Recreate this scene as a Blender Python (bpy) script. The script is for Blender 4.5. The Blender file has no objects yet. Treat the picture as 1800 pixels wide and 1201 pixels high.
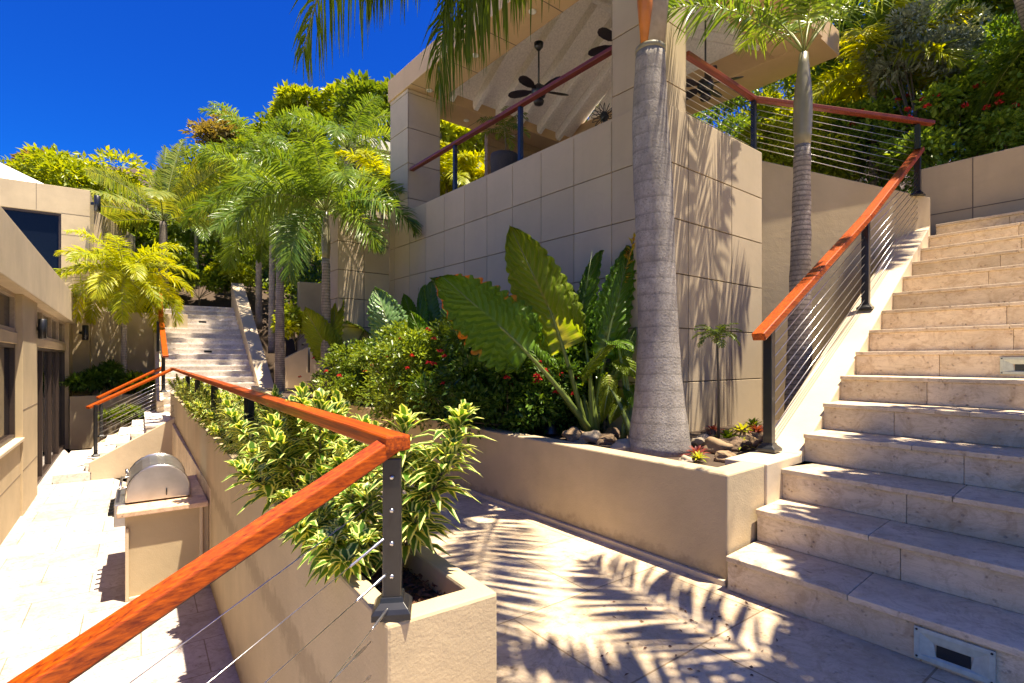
import bpy, math, random
import numpy as np
from mathutils import Vector, noise
random.seed(7); rng = np.random.default_rng(11)
C = bpy.context.scene.collection
R = math.radians
sin, cos, pi = math.sin, math.cos, math.pi

# ------------------------------------------------------------------ camera, sky, sun, exposure
EYE = 1.40; F = 931.0; HY = 632.0
sc = bpy.context.scene
cd = bpy.data.cameras.new("camera"); cam = bpy.data.objects.new("camera", cd); C.objects.link(cam)
cam.location = (0, 0, EYE); cam.rotation_euler = (R(90), 0, 0)
cd.sensor_width = 36; cd.lens = 36 * F / 1800; cd.shift_y = (HY - 600.5) / 1800
cd.clip_start = .05; cd.clip_end = 3000
sc.camera = cam

SUN_EL, SUN_AZ = R(76), R(-18)          # azimuth from +X towards +Y
w = bpy.data.worlds.new("World"); sc.world = w; w.use_nodes = True
nt = w.node_tree; bg = nt.nodes['Background']
sky = nt.nodes.new('ShaderNodeTexSky'); sky.sky_type = 'NISHITA'; sky.sun_disc = False
sky.sun_elevation = SUN_EL; sky.sun_rotation = R(90) - SUN_AZ
sky.air_density = 1.0; sky.dust_density = .1; sky.ozone_density = 4.5; sky.altitude = 300
hs = nt.nodes.new('ShaderNodeHueSaturation'); hs.inputs['Hue'].default_value = .53; hs.inputs['Saturation'].default_value = 1.75; hs.inputs['Value'].default_value = .47
nt.links.new(sky.outputs[0], hs.inputs['Color']); nt.links.new(hs.outputs[0], bg.inputs[0])
bg.inputs[1].default_value = .11
sd = bpy.data.lights.new("sun", 'SUN'); so = bpy.data.objects.new("sun", sd); C.objects.link(so)
sd.energy = 3.3; sd.angle = R(.53); sd.color = (1, .93, .82)
tosun = Vector((cos(SUN_EL) * cos(SUN_AZ), cos(SUN_EL) * sin(SUN_AZ), sin(SUN_EL)))
so.rotation_euler = tosun.to_track_quat('Z', 'Y').to_euler(); so.location = (5, 0, 30)
sc.view_settings.view_transform = 'Standard'; sc.view_settings.look = 'None'
sc.view_settings.exposure = 2.0; sc.view_settings.gamma = 1; sc.view_settings.use_curve_mapping = False
sc.view_settings.use_white_balance = True; sc.view_settings.white_balance_temperature = 7300; sc.view_settings.white_balance_tint = 10
sc.render.engine = 'CYCLES'
sc.cycles.max_bounces = 8; sc.cycles.diffuse_bounces = 5; sc.cycles.transparent_max_bounces = 4

# ------------------------------------------------------------------ helpers
def W(px, py, D): return Vector(((px - 900) * D / F, D, EYE + (HY - py) * D / F))
def G(px, py, z): return W(px, py, (EYE - z) * F / (py - HY))
OFF = {}; LEAFM = set()
def off(o): return OFF.get(o.name, Vector((0, 0, 0))) if o else Vector((0, 0, 0))

class MB:
    def __init__(s): s.V = []; s.L = []; s.Fs = []; s.n = 0
    def arr(s, V, Fq, lc=None):
        V = np.asarray(V, float).reshape(-1, 3); Fq = np.asarray(Fq, int)
        s.V.append(V); s.Fs.append(Fq + s.n)
        s.L.append(np.zeros((len(V), 3)) if lc is None else np.asarray(lc, float).reshape(-1, 3)); s.n += len(V)
    def poly(s, pts, faces):
        V = np.array([tuple(p) for p in pts], float); s.V.append(V); s.L.append(np.tile([0, 0, random.random()], (len(V), 1)))
        for f in faces: s.Fs.append(np.array([[i + s.n for i in f]]))
        s.n += len(V)
    def hexa(s, b, t):     # four bottom corners, four top corners, ccw from above
        s.poly(list(b) + list(t), [(3, 2, 1, 0), (4, 5, 6, 7), (0, 1, 5, 4), (1, 2, 6, 5), (2, 3, 7, 6), (3, 0, 4, 7)])
    def prism(s, xy, z0, z1):
        n = len(xy); z0 = z0 if hasattr(z0, '__len__') else [z0] * n; z1 = z1 if hasattr(z1, '__len__') else [z1] * n
        b = [(p[0], p[1], z) for p, z in zip(xy, z0)]; t = [(p[0], p[1], z) for p, z in zip(xy, z1)]
        s.poly(b + t, [tuple(range(n - 1, -1, -1)), tuple(range(n, 2 * n))] + [(i, (i + 1) % n, n + (i + 1) % n, n + i) for i in range(n)])
    def box(s, o, ax, ay, az):
        o = Vector(o); ax = Vector(ax); ay = Vector(ay); az = Vector(az)
        if ax.cross(ay).dot(az) < 0: ax, ay = ay, ax
        s.hexa([o, o + ax, o + ax + ay, o + ay], [o + az, o + ax + az, o + ax + ay + az, o + ay + az])
    def cbox(s, c, sx, sy, sz, rz=0):
        x = Vector((cos(rz), sin(rz), 0)) * sx; y = Vector((-sin(rz), cos(rz), 0)) * sy
        s.box(Vector(c) - x / 2 - y / 2 - Vector((0, 0, sz / 2)), x, y, (0, 0, sz))
    def beam(s, p0, p1, wd, h, up=(0, 0, 1)):
        p0 = Vector(p0); p1 = Vector(p1); d = (p1 - p0).normalized(); sd = d.cross(Vector(up)).normalized(); u = sd.cross(d).normalized()
        s.box(p0 - sd * wd / 2 - u * h / 2, p1 - p0, sd * wd, u * h)
    def tube(s, pts, rad, n=8, cap=True):
        pts = [Vector(p) for p in pts]; rad = rad if hasattr(rad, '__len__') else [rad] * len(pts); V = []; ref = None
        for i, p in enumerate(pts):
            d = (pts[min(i + 1, len(pts) - 1)] - pts[max(i - 1, 0)]).normalized()
            if ref is None: ref = d.orthogonal().normalized()
            a = (ref - d * ref.dot(d)).normalized(); ref = a; b = d.cross(a)
            for k in range(n): V.append(p + (a * cos(2 * pi * k / n) + b * sin(2 * pi * k / n)) * rad[i])
        f = [(i * n + k, i * n + (k + 1) % n, (i + 1) * n + (k + 1) % n, (i + 1) * n + k) for i in range(len(pts) - 1) for k in range(n)]
        if cap: f += [tuple(range(n - 1, -1, -1)), tuple((len(pts) - 1) * n + k for k in range(n))]
        s.poly(V, f)
    def lathe(s, c, prof, n=24):
        c = Vector(c); s.tube_raw([(c + Vector((0, 0, z)), r) for r, z in prof], n)
    def tube_raw(s, cr, n):
        V = [p + Vector((cos(2 * pi * k / n) * r, sin(2 * pi * k / n) * r, 0)) for p, r in cr for k in range(n)]
        f = [(i * n + k, i * n + (k + 1) % n, (i + 1) * n + (k + 1) % n, (i + 1) * n + k) for i in range(len(cr) - 1) for k in range(n)]
        f += [tuple(range(n - 1, -1, -1)), tuple((len(cr) - 1) * n + k for k in range(n))]
        s.poly(V, f)
    def build(s, name, m, parent=None, smooth=False, bevel=0, at=None):
        V = np.concatenate(s.V); o3 = off(parent) if at is None else Vector(at); V = V - np.array(o3)
        sizes = np.concatenate([np.full(len(f), f.shape[1]) for f in s.Fs]); idx = np.concatenate([f.ravel() for f in s.Fs])
        me = bpy.data.meshes.new(name); me.vertices.add(len(V)); me.vertices.foreach_set('co', V.ravel())
        me.loops.add(len(idx)); me.loops.foreach_set('vertex_index', idx.astype(np.int32))
        me.polygons.add(len(sizes)); st = np.concatenate([[0], np.cumsum(sizes)[:-1]])
        me.polygons.foreach_set('loop_start', st.astype(np.int32)); me.polygons.foreach_set('loop_total', sizes.astype(np.int32))
        me.polygons.foreach_set('use_smooth', np.full(len(sizes), bool(smooth or m.name in LEAFM)))
        at_ = me.attributes.new('lc', 'FLOAT_VECTOR', 'POINT'); at_.data.foreach_set('vector', np.concatenate(s.L).ravel())
        me.update(calc_edges=True); me.materials.append(m)
        o = bpy.data.objects.new(name, me); C.objects.link(o)
        if parent: o.parent = parent
        else: o.location = o3
        OFF[o.name] = o3
        if bevel:
            b = o.modifiers.new('bevel', 'BEVEL'); b.width = bevel; b.segments = 2; b.limit_method = 'ANGLE'; b.angle_limit = R(40)
        return o

def tag(o, label, cat, group=None):
    o['label'] = label; o['category'] = cat
    if group: o['group'] = group
    return o
def thing(name, label, cat, loc, group=None):
    o = bpy.data.objects.new(name, None); C.objects.link(o); o.location = loc; o.empty_display_size = .2
    OFF[o.name] = Vector(loc); return tag(o, label, cat, group)
def struct(o, kind='structure'): o['kind'] = kind; return o
def kids(o): return [c for c in bpy.data.objects if c.parent == o]
def dup(root, loc, rz=0, s=1, label=None, tilt=(0, 0)):
    r = root.copy(); C.objects.link(r); r.location = loc; r.rotation_euler = (tilt[0], tilt[1], rz); r.scale = (s, s, s) if not hasattr(s, '__len__') else s
    if label: r['label'] = label
    for ch in kids(root):
        c = ch.copy(); C.objects.link(c); c.parent = r
        for g in kids(ch):
            d = g.copy(); C.objects.link(d); d.parent = c
    return r

# ------------------------------------------------------------------ materials
def newmat(name):
    m = bpy.data.materials.new(name); m.use_nodes = True; n = m.node_tree; b = n.nodes['Principled BSDF']; return m, n, b
def nd(n, t, **k):
    x = n.nodes.new(t)
    for a, v in k.items():
        if hasattr(x, a): setattr(x, a, v)
        else: x.inputs[a].default_value = v
    return x
def ramp(n, fac, stops):
    r = n.nodes.new('ShaderNodeValToRGB'); e = r.color_ramp.elements
    e[0].position, e[1].position = stops[0][0], stops[-1][0]; e[0].color = (*stops[0][1], 1); e[1].color = (*stops[-1][1], 1)
    for p, c in stops[1:-1]: q = e.new(p); q.color = (*c, 1)
    n.links.new(fac, r.inputs[0]); return r.outputs[0]
def tc(n, scale=(1, 1, 1), rot=(0, 0, 0)):
    t = n.nodes.new('ShaderNodeTexCoord'); m = n.nodes.new('ShaderNodeMapping'); m.inputs['Scale'].default_value = scale; m.inputs['Rotation'].default_value = rot
    n.links.new(t.outputs['Object'], m.inputs[0]); return m.outputs[0]
def noi(n, vec, sc_, det=4, rough=.55, dist=0):
    x = nd(n, 'ShaderNodeTexNoise'); x.inputs['Scale'].default_value = sc_; x.inputs['Detail'].default_value = det
    x.inputs['Roughness'].default_value = rough; x.inputs['Distortion'].default_value = dist; n.links.new(vec, x.inputs[0]); return x.outputs[0]
def mix(n, f, a, b, mode='MIX'):
    x = n.nodes.new('ShaderNodeMix'); x.data_type = 'RGBA'; x.blend_type = mode
    for i, v in ((0, f), (6, a), (7, b)):
        if isinstance(v, (int, float)): x.inputs[i].default_value = v
        elif isinstance(v, tuple): x.inputs[i].default_value = (*v, 1)
        else: n.links.new(v, x.inputs[i])
    return x.outputs[2]
def math_(n, op, a, b=0., c=None):
    x = n.nodes.new('ShaderNodeMath'); x.operation = op
    for i, v in enumerate((a, b) if c is None else (a, b, c)):
        if isinstance(v, (int, float)): x.inputs[i].default_value = v
        else: n.links.new(v, x.inputs[i])
    return x.outputs[0]
def bump(n, b, h, st, dist=.01):
    x = n.nodes.new('ShaderNodeBump'); x.inputs['Strength'].default_value = st; x.inputs['Distance'].default_value = dist
    n.links.new(h, x.inputs['Height']); n.links.new(x.outputs[0], b.inputs['Normal'])
def attr(n):
    a = n.nodes.new('ShaderNodeAttribute'); a.attribute_name = 'lc'; s = n.nodes.new('ShaderNodeSeparateXYZ'); n.links.new(a.outputs['Vector'], s.inputs[0]); return s.outputs

def stucco(name, col, var=.12, bs=.35, tint=False, splash=()):
    m, n, b = newmat(name); v = tc(n); big = noi(n, v, 1.3, 5); fine = noi(n, v, 90, 3)
    lo = tuple(c * (1 - var) for c in col); hi = tuple(min(1, c * (1 + var)) for c in col)
    c1 = ramp(n, big, [(.3, lo), (.7, hi)])
    vs = noi(n, tc(n, (3.5, 3.5, .35)), 1.6, 4, .6)                         # faint runs down the wall
    c2 = mix(n, math_(n, 'MULTIPLY', ramp(n, vs, [(.5, (0, 0, 0)), (.75, (1, 1, 1))]), .16), c1, tuple(c * .72 for c in col))
    sm = noi(n, tc(n, (1, 1, 1.6)), 5, 6, .65, .8); c2 = mix(n, math_(n, 'MULTIPLY', ramp(n, sm, [(.52, (0, 0, 0)), (.7, (1, 1, 1))]), .22), c2, tuple(c * .80 for c in col))
    if tint:
        rs = math_(n, 'MULTIPLY_ADD', attr(n)[2], .13, .91); cc = n.nodes.new('ShaderNodeCombineColor')
        for i in range(3): n.links.new(rs, cc.inputs[i])
        c2 = mix(n, 1., c2, cc.outputs[0], 'MULTIPLY')
    for z0 in splash:
        sx = n.nodes.new('ShaderNodeSeparateXYZ'); n.links.new(v, sx.inputs[0]); zz = math_(n, 'ADD', math_(n, 'ABSOLUTE', math_(n, 'SUBTRACT', sx.outputs[2], z0)), math_(n, 'MULTIPLY_ADD', noi(n, v, 11, 5, .7), -.34, .13))
        c2 = mix(n, math_(n, 'MULTIPLY', ramp(n, zz, [(.0, (1, 1, 1)), (.07, (0, 0, 0))]), .5), c2, tuple(c * f for c, f in zip(col, (.5, .46, .42))))
    tr_ = noi(n, v, 14, 3, .5); n.links.new(c2, b.inputs['Base Color']); b.inputs['Roughness'].default_value = .85; bump(n, b, math_(n, 'MULTIPLY_ADD', tr_, 1.6, fine), bs, .004); return m
def plain(name, col, rough=.5, metal=0, coat=0, nb=0, ns=30):
    m, n, b = newmat(name); v = tc(n); k = noi(n, v, ns, 4)
    n.links.new(ramp(n, k, [(.3, tuple(c * .85 for c in col)), (.7, tuple(min(1, c * 1.12) for c in col))]), b.inputs['Base Color'])
    b.inputs['Roughness'].default_value = rough; b.inputs['Metallic'].default_value = metal; b.inputs['Coat Weight'].default_value = coat
    if nb: bump(n, b, k, nb, .01)
    return m
def travertine(name, tint=(.66, .55, .42), tiles=None, dark=1.):
    m, n, b = newmat(name); v = tc(n); lc = attr(n)
    # shift the pattern per slab
    add = n.nodes.new('ShaderNodeVectorMath'); add.operation = 'MULTIPLY_ADD'; cx = n.nodes.new('ShaderNodeCombineXYZ')
    for i in range(3): n.links.new(lc[2], cx.inputs[i])
    n.links.new(cx.outputs[0], add.inputs[0]); add.inputs[1].default_value = (13, 7, 5); n.links.new(v, add.inputs[2]); v2 = add.outputs[0]
    big = noi(n, v2, 2.2, 6, .6, .6); med = noi(n, v2, 9, 6, .7, 1.2); sp = noi(n, v2, 42, 3, .6)
    c = ramp(n, big, [(.3, tuple(t * .78 for t in tint)), (.5, tint), (.7, (min(1, tint[0] * 1.12), min(1, tint[1] * 1.13), min(1, tint[2] * 1.18)))])
    c = mix(n, ramp(n, med, [(.47, (0, 0, 0)), (.70, (.85, .85, .85))]), c, (tint[0] * .62, tint[1] * .53, tint[2] * .45))
    vor = nd(n, 'ShaderNodeTexVoronoi'); vor.inputs['Scale'].default_value = 26; n.links.new(v2, vor.inputs[0])
    pit = math_(n, 'MULTIPLY', ramp(n, vor.outputs[0], [(.12, (1, 1, 1)), (.26, (0, 0, 0))]), ramp(n, med, [(.45, (0, 0, 0)), (.6, (1, 1, 1))]))
    c = mix(n, math_(n, 'MULTIPLY', pit, .65), c, (.16, .11, .08))
    vn = noi(n, tc(n, (1, 1, 3.5), (0, 0, .6)), 3.2, 8, .75, 2.2); c = mix(n, math_(n, 'MULTIPLY', ramp(n, vn, [(.47, (0, 0, 0)), (.5, (1, 1, 1)), (.53, (0, 0, 0))]), .38), c, (tint[0] * .5, tint[1] * .42, tint[2] * .34))
    gr = noi(n, v, .9, 4, .6); c = mix(n, math_(n, 'MULTIPLY', ramp(n, gr, [(.45, (0, 0, 0)), (.7, (1, 1, 1))]), .3), c, tuple(t * .62 for t in tint))
    rs = math_(n, 'MULTIPLY_ADD', lc[2], .26, .85); cc = n.nodes.new('ShaderNodeCombineColor')
    for i in range(3): n.links.new(rs, cc.inputs[i])
    c = mix(n, 1., c, cc.outputs[0], 'MULTIPLY')
    h = math_(n, 'SUBTRACT', sp, math_(n, 'MULTIPLY', pit, 2.))
    if tiles:
        rot, sz = tiles; br = n.nodes.new('ShaderNodeTexBrick'); n.links.new(tc(n, (1, 1, 1), (0, 0, rot)), br.inputs[0])
        br.inputs['Scale'].default_value = 1; br.inputs['Brick Width'].default_value = sz; br.inputs['Row Height'].default_value = sz * .66
        br.inputs['Mortar Size'].default_value = .005; br.inputs['Color1'].default_value = (1, 1, 1, 1); br.inputs['Color2'].default_value = (.82, .8, .78, 1); br.inputs['Mortar'].default_value = (.5, .44, .36, 1)
        c = mix(n, 1., c, br.outputs[0], 'MULTIPLY'); h = math_(n, 'SUBTRACT', h, math_(n, 'MULTIPLY', br.outputs[1], 1.5))
    n.links.new(c, b.inputs['Base Color']); b.inputs['Roughness'].default_value = .55; bump(n, b, h, .35, .006); return m
def wood(name, ang, c0=(.15, .014, .002), c1=(.64, .115, .004)):
    m, n, b = newmat(name); v = tc(n, (1, 1, 1), (0, 0, ang)); mp = n.nodes.new('ShaderNodeMapping'); mp.inputs['Scale'].default_value = (1.0, 45, 45); n.links.new(v, mp.inputs[0])
    g = noi(n, mp.outputs[0], 2.2, 6, .65, .4); g2 = noi(n, tc(n), 3, 3)
    c = mix(n, g2, ramp(n, g, [(.3, c0), (.5, tuple((a + d) / 2 for a, d in zip(c0, c1))), (.68, c1)]), ramp(n, g, [(.35, tuple(x * .8 for x in c0)), (.7, tuple(x * .85 for x in c1))]))
    n.links.new(c, b.inputs['Base Color']); b.inputs['Roughness'].default_value = .42; b.inputs['Specular IOR Level'].default_value = .3; b.inputs['Coat Weight'].default_value = .1; b.inputs['Coat Roughness'].default_value = .15; bump(n, b, g, .12, .003); return m
def leafm(name, a, c, trans=.35, rough=.4, margin=None, mw=.45, tcol=None, vein=None, scorch=False, spots=None):
    m, n, b = newmat(name); LEAFM.add(m.name); u = attr(n); rnd = u[2]
    big = noi(n, tc(n), 2.5, 2); f = math_(n, 'MULTIPLY_ADD', big, .5, math_(n, 'MULTIPLY', rnd, .6))
    col = ramp(n, f, [(.2, a), (.65, tuple((x + y) / 2 for x, y in zip(a, c))), (.9, c)])
    ab = math_(n, 'ABSOLUTE', u[0])
    if vein:
        k = math_(n, 'ADD', math_(n, 'MULTIPLY', u[1], vein[1]), math_(n, 'MULTIPLY', ab, -vein[1] * .36)); s = math_(n, 'ABSOLUTE', math_(n, 'SUBTRACT', math_(n, 'FRACT', k), .5))
        bump(n, b, s, 1., .035); vm = ramp(n, s, [(.40, (0, 0, 0)), (.485, (.8, .8, .8))]); mr = ramp(n, ab, [(.02, (1, 1, 1)), (.06, (0, 0, 0))])
        col = mix(n, math_(n, 'MULTIPLY', math_(n, 'MAXIMUM', vm, mr), .75), col, vein[0])
    if margin:
        wob = math_(n, 'ADD', ab, math_(n, 'MULTIPLY_ADD', noi(n, tc(n), 40, 2), .5, -.25))
        col = mix(n, ramp(n, wob, [(mw - .08, (0, 0, 0)), (mw + .08, (1, 1, 1))]), col, margin)
    if scorch:
        e = math_(n, 'ADD', ab, math_(n, 'MULTIPLY_ADD', noi(n, tc(n), 9, 3), .9, -.45))
        e = math_(n, 'MULTIPLY', ramp(n, e, [(.93, (0, 0, 0)), (1.02, (1, 1, 1))]), ramp(n, u[1], [(.25, (0, 0, 0)), (.4, (1, 1, 1))]))
        col = mix(n, e, col, (.75, .22, .02))
    n.links.new(col, b.inputs['Base Color']); b.inputs['Roughness'].default_value = rough; b.inputs['Specular IOR Level'].default_value = .35
    t = n.nodes.new('ShaderNodeBsdfTranslucent'); mx = n.nodes.new('ShaderNodeMixShader'); mx.inputs[0].default_value = trans
    tcx = mix(n, 1., col, tcol or (1.9, 1.6, .5), 'MULTIPLY'); n.links.new(tcx, t.inputs[0])
    n.links.new(b.outputs[0], mx.inputs[1]); n.links.new(t.outputs[0], mx.inputs[2]); n.links.new(mx.outputs[0], n.nodes['Material Output'].inputs[0]); return m
def trunkm(name, a, c, rings=14, rs=.5, lw_=.16, bs=.9):
    m, n, b = newmat(name); v = tc(n); wv = nd(n, 'ShaderNodeTexWave', wave_type='BANDS', bands_direction='Z'); n.links.new(v, wv.inputs[0])
    wv.inputs['Scale'].default_value = rings / (2 * pi); wv.inputs['Distortion'].default_value = 1.1; wv.inputs['Detail'].default_value = 2; wv.inputs['Detail Scale'].default_value = .8; wv.wave_profile = 'SAW'
    k = noi(n, v, 14, 6, .7); sp = noi(n, v, 60, 4, .7); vl = noi(n, tc(n, (6, 6, .7)), 3, 4)
    col = ramp(n, k, [(.3, a), (.68, c)]); col = mix(n, ramp(n, sp, [(.5, (0, 0, 0)), (.66, (.7, .7, .7))]), col, tuple(x * .42 for x in a))
    col = mix(n, math_(n, 'MULTIPLY', ramp(n, wv.outputs[1], [(.0, (1, 1, 1)), (lw_, (0, 0, 0))]), rs), col, tuple(x * .3 for x in a))
    bl = noi(n, tc(n, (1, 1, .5)), 4, 4, .6, .5); col = mix(n, math_(n, 'MULTIPLY', ramp(n, bl, [(.45, (0, 0, 0)), (.65, (1, 1, 1))]), .55), col, tuple(x * .5 for x in a)); col = mix(n, math_(n, 'MULTIPLY', vl, .3), col, (.38, .34, .29))
    n.links.new(col, b.inputs['Base Color']); b.inputs['Roughness'].default_value = .9
    bump(n, b, math_(n, 'ADD', math_(n, 'MULTIPLY', wv.outputs[1], rs), math_(n, 'MULTIPLY', sp, .8)), bs, .014); return m

WALL = (.50, .39, .235)
M = {}
M['stucco'] = stucco('stucco', WALL); M['stucco_planter'] = stucco('stucco_planter', WALL, .14, .45, False, (0., -1.05)); M['stucco_light'] = stucco('stucco_light', (.53, .425, .28)); M['panel'] = stucco('cladding_panel', (.52, .415, .275), .07, .15, True)
M['cap'] = stucco('wall_cap', (.62, .50, .34)); M['joint'] = plain('joint', (.17, .13, .09), .9); M['soffit'] = stucco('soffit', (.58, .40, .22), .06, .1)
M['white'] = plain('white_timber', (.86, .82, .75), .6); M['roofwhite'] = plain('white_roof', (.8, .8, .8), .5)
M['trav'] = travertine('travertine', (.70, .57, .40)); M['paver'] = travertine('travertine_paving', (.75, .60, .41), (R(-37), 1.15))
M['patio'] = travertine('pale_patio_stone', (.64, .575, .53), (R(-35), .9)); M['whitestone'] = travertine('white_stone', (.84, .78, .70))
M['black'] = plain('black_metal', (.012, .013, .016), .35, .0, .2); M['steel'] = plain('steel', (.62, .6, .58), .28, 1.0)
M['steelhood'] = plain('brushed_steel', (.50, .48, .46), .4, 1.0, 0, .05, 6)
M['soil'] = plain('soil', (.07, .045, .028), .95, 0, 0, .9, 25); M['mulch'] = plain('bark_mulch', (.16, .075, .04), .9, 0, 0, .6, 60)
M['glass'] = plain('dark_glass', (.006, .009, .016), .04); M['glass'].node_tree.nodes['Principled BSDF'].inputs['Specular IOR Level'].default_value = .18; M['frame'] = plain('brown_frame', (.045, .028, .02), .45); M['beigeframe'] = plain('beige_frame', (.42, .33, .23), .5)
M['granite'] = travertine('granite', (.72, .50, .33)); M['lightbody'] = plain('light_body', (.48, .52, .44), .45); M['whitelamp'] = plain('lamp_white', (.8, .78, .72), .4)
M['fandark'] = plain('fan_dark', (.022, .014, .01), .4); M['pot'] = plain('woven_pot', (.05, .042, .038), .8, 0, 0, .9, 60); M['rock'] = plain('rock', (.30, .20, .11), .9, 0, 0, .9, 7); M['rock_dark'] = plain('rock_dark', (.17, .11, .065), .9, 0, 0, .9, 9); M['rock_pale'] = plain('rock_pale', (.40, .32, .22), .85, 0, 0, .8, 8)
M['bark'] = trunkm('bark', (.13, .10, .075), (.24, .2, .16), 20, .15); M['palmtrunk'] = trunkm('palm_trunk', (.27, .235, .20), (.44, .40, .35), 15, .55, .2, .55); M['palmringed'] = trunkm('ringed_palm_trunk', (.25, .21, .18), (.52, .46, .41), 40, 1., .42)
M['shaft'] = plain('green_crownshaft', (.24, .22, .14), .35, 0, .2, .1, 8); M['sheath'] = plain('orange_sheath', (.52, .17, .03), .5, 0, .1, .2, 12); M['greyshaft'] = plain('grey_sheath', (.33, .27, .2), .6, 0, 0, .3, 18)
M['petiole'] = plain('petiole', (.14, .19, .04), .4); M['rachis'] = plain('rachis', (.22, .25, .06), .5); M['stem'] = plain('plant_stem', (.14, .11, .06), .8)
M['l_palm'] = leafm('palm_leaf', (.045, .10, .012), (.20, .29, .03), .42)
M['l_palmy'] = leafm('yellow_palm_leaf', (.20, .28, .015), (.58, .56, .03), .42)
M['l_palmm'] = leafm('mid_palm_leaf', (.06, .14, .025), (.27, .37, .05), .36, .28)
M['l_coco'] = leafm('coconut_leaf', (.08, .17, .02), (.38, .37, .06), .35)
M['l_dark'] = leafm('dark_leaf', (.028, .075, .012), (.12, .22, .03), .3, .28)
M['l_mid'] = leafm('mid_leaf', (.05, .11, .012), (.26, .34, .025), .35)
M['l_hedge'] = leafm('hedge_leaf', (.07, .17, .02), (.36, .50, .07), .32, .28)
M['l_lime'] = leafm('lime_leaf', (.16, .24, .015), (.42, .46, .03), .4)
M['l_olive'] = leafm('olive_leaf', (.16, .14, .045), (.36, .27, .08), .3)
M['l_silver'] = leafm('silver_leaf', (.14, .19, .15), (.45, .52, .46), .2, .35)
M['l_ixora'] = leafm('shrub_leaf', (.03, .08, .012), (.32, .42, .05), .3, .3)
M['l_var'] = leafm('variegated_leaf', (.045, .13, .015), (.12, .25, .03), .32, .35, (.76, .78, .27), .6)
M['l_eardark'] = leafm('elephant_ear_dark', (.075, .18, .008), (.14, .26, .015), .42, .45, vein=((.14, .26, .04), 13), scorch=True, tcol=(2, 1.7, .5))
M['l_earbright'] = leafm('elephant_ear_bright', (.20, .30, .02), (.28, .36, .03), .55, .38, vein=((.36, .34, .10), 15), tcol=(1.8, 1.6, .5))
M['l_ear'] = leafm('elephant_ear_green', (.08, .21, .012), (.17, .32, .025), .45, .3, vein=((.25, .36, .14), 12))
M['l_earpale'] = leafm('elephant_ear_pale', (.14, .30, .09), (.20, .36, .12), .35, .25, vein=((.42, .55, .30), 12))
M['brom_y'] = leafm('bromeliad_yellow', (.25, .30, .03), (.50, .50, .06), .35); M['brom_r'] = leafm('bromeliad_red', (.16, .03, .03), (.36, .10, .07), .3); M['brom_s'] = leafm('bromeliad_pink', (.35, .26, .20), (.50, .40, .30), .3)
M['croton'] = leafm('croton_leaf', (.5, .45, .04), (.45, .08, .03), .3)
M['flower_r'] = leafm('red_flower', (.55, .02, .03), (.75, .06, .05), .3, tcol=(1, 1, 1)); M['flower_o'] = leafm('orange_flower', (.8, .25, .02), (.85, .35, .03), .3, tcol=(1, 1, 1))
def wd(ang): return wood('varnished_wood', ang)

# ------------------------------------------------------------------ plant geometry
def unit(a): return a / np.maximum(np.linalg.norm(a, axis=-1, keepdims=True), 1e-9)
def blades(mb, P, D, S, L, Wd, droop=.3, fold=.25, prof=(.35, 1, .8, .06), ts=(0, .3, .65, 1), rnd=None):
    P = np.asarray(P, float); N = len(P); D = unit(np.asarray(D, float)); S = unit(np.asarray(S, float)); S = unit(S - D * (S * D).sum(1, keepdims=True))
    L = np.broadcast_to(L, N).astype(float)[:, None]; Wd = np.broadcast_to(Wd, N).astype(float)[:, None]; dr = np.broadcast_to(droop, N).astype(float)[:, None]
    Nn = np.cross(D, S); flip = np.sign(Nn[:, 2:3]); flip[flip == 0] = 1; Nn = Nn * flip; rnd = rng.random(N) if rnd is None else rnd; k = len(ts)
    V = np.zeros((N, k, 3, 3)); LC = np.zeros((N, k, 3, 3))
    for i, (t, p) in enumerate(zip(ts, prof)):
        c = P + D * L * t * (1 - .25 * dr * t) + np.array([0, 0, -1]) * dr * L * t * t
        for j, u in enumerate((-1, 0, 1)):
            V[:, i, j] = c + S * u * Wd * p / 2 + Nn * abs(u) * fold * Wd * p / 2
            LC[:, i, j, 0] = u; LC[:, i, j, 1] = t; LC[:, i, j, 2] = rnd
    q = []
    for i in range(k - 1):
        for j in range(2): q.append((i * 3 + j, i * 3 + j + 1, (i + 1) * 3 + j + 1, (i + 1) * 3 + j))
    mb.arr(V, (np.arange(N)[:, None, None] * (3 * k) + np.array(q)[None]).reshape(-1, 4), LC)
def leaves(mb, P, D, L, Wd, rnd=None):
    P = np.asarray(P, float); N = len(P); D = unit(np.asarray(D, float)); S = unit(np.cross(D, rng.normal(size=(N, 3)) * .5 + np.array([0, 0, 1.]))); Nn = np.cross(S, D)
    L = np.broadcast_to(L, N)[:, None]; Wd = np.broadcast_to(Wd, N)[:, None]; rnd = rng.random(N) if rnd is None else rnd
    V = np.stack([P, P + D * L * .45 - S * Wd / 2 + Nn * Wd * .12, P + D * L * .5 - Nn * L * .06, P + D * L * .45 + S * Wd / 2 + Nn * Wd * .12, P + D * L - Nn * L * .12], 1)
    LC = np.zeros((N, 5, 3)); LC[:, :, 2] = rnd[:, None]; LC[:, 1, 0] = -1; LC[:, 3, 0] = 1; LC[:, 4, 1] = 1
    mb.arr(V, (np.arange(N)[:, None, None] * 5 + np.array([(0, 2, 4, 1), (0, 3, 4, 2)])[None]).reshape(-1, 4), LC)
def sphere(n): return unit(rng.normal(size=(n, 3)))
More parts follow.
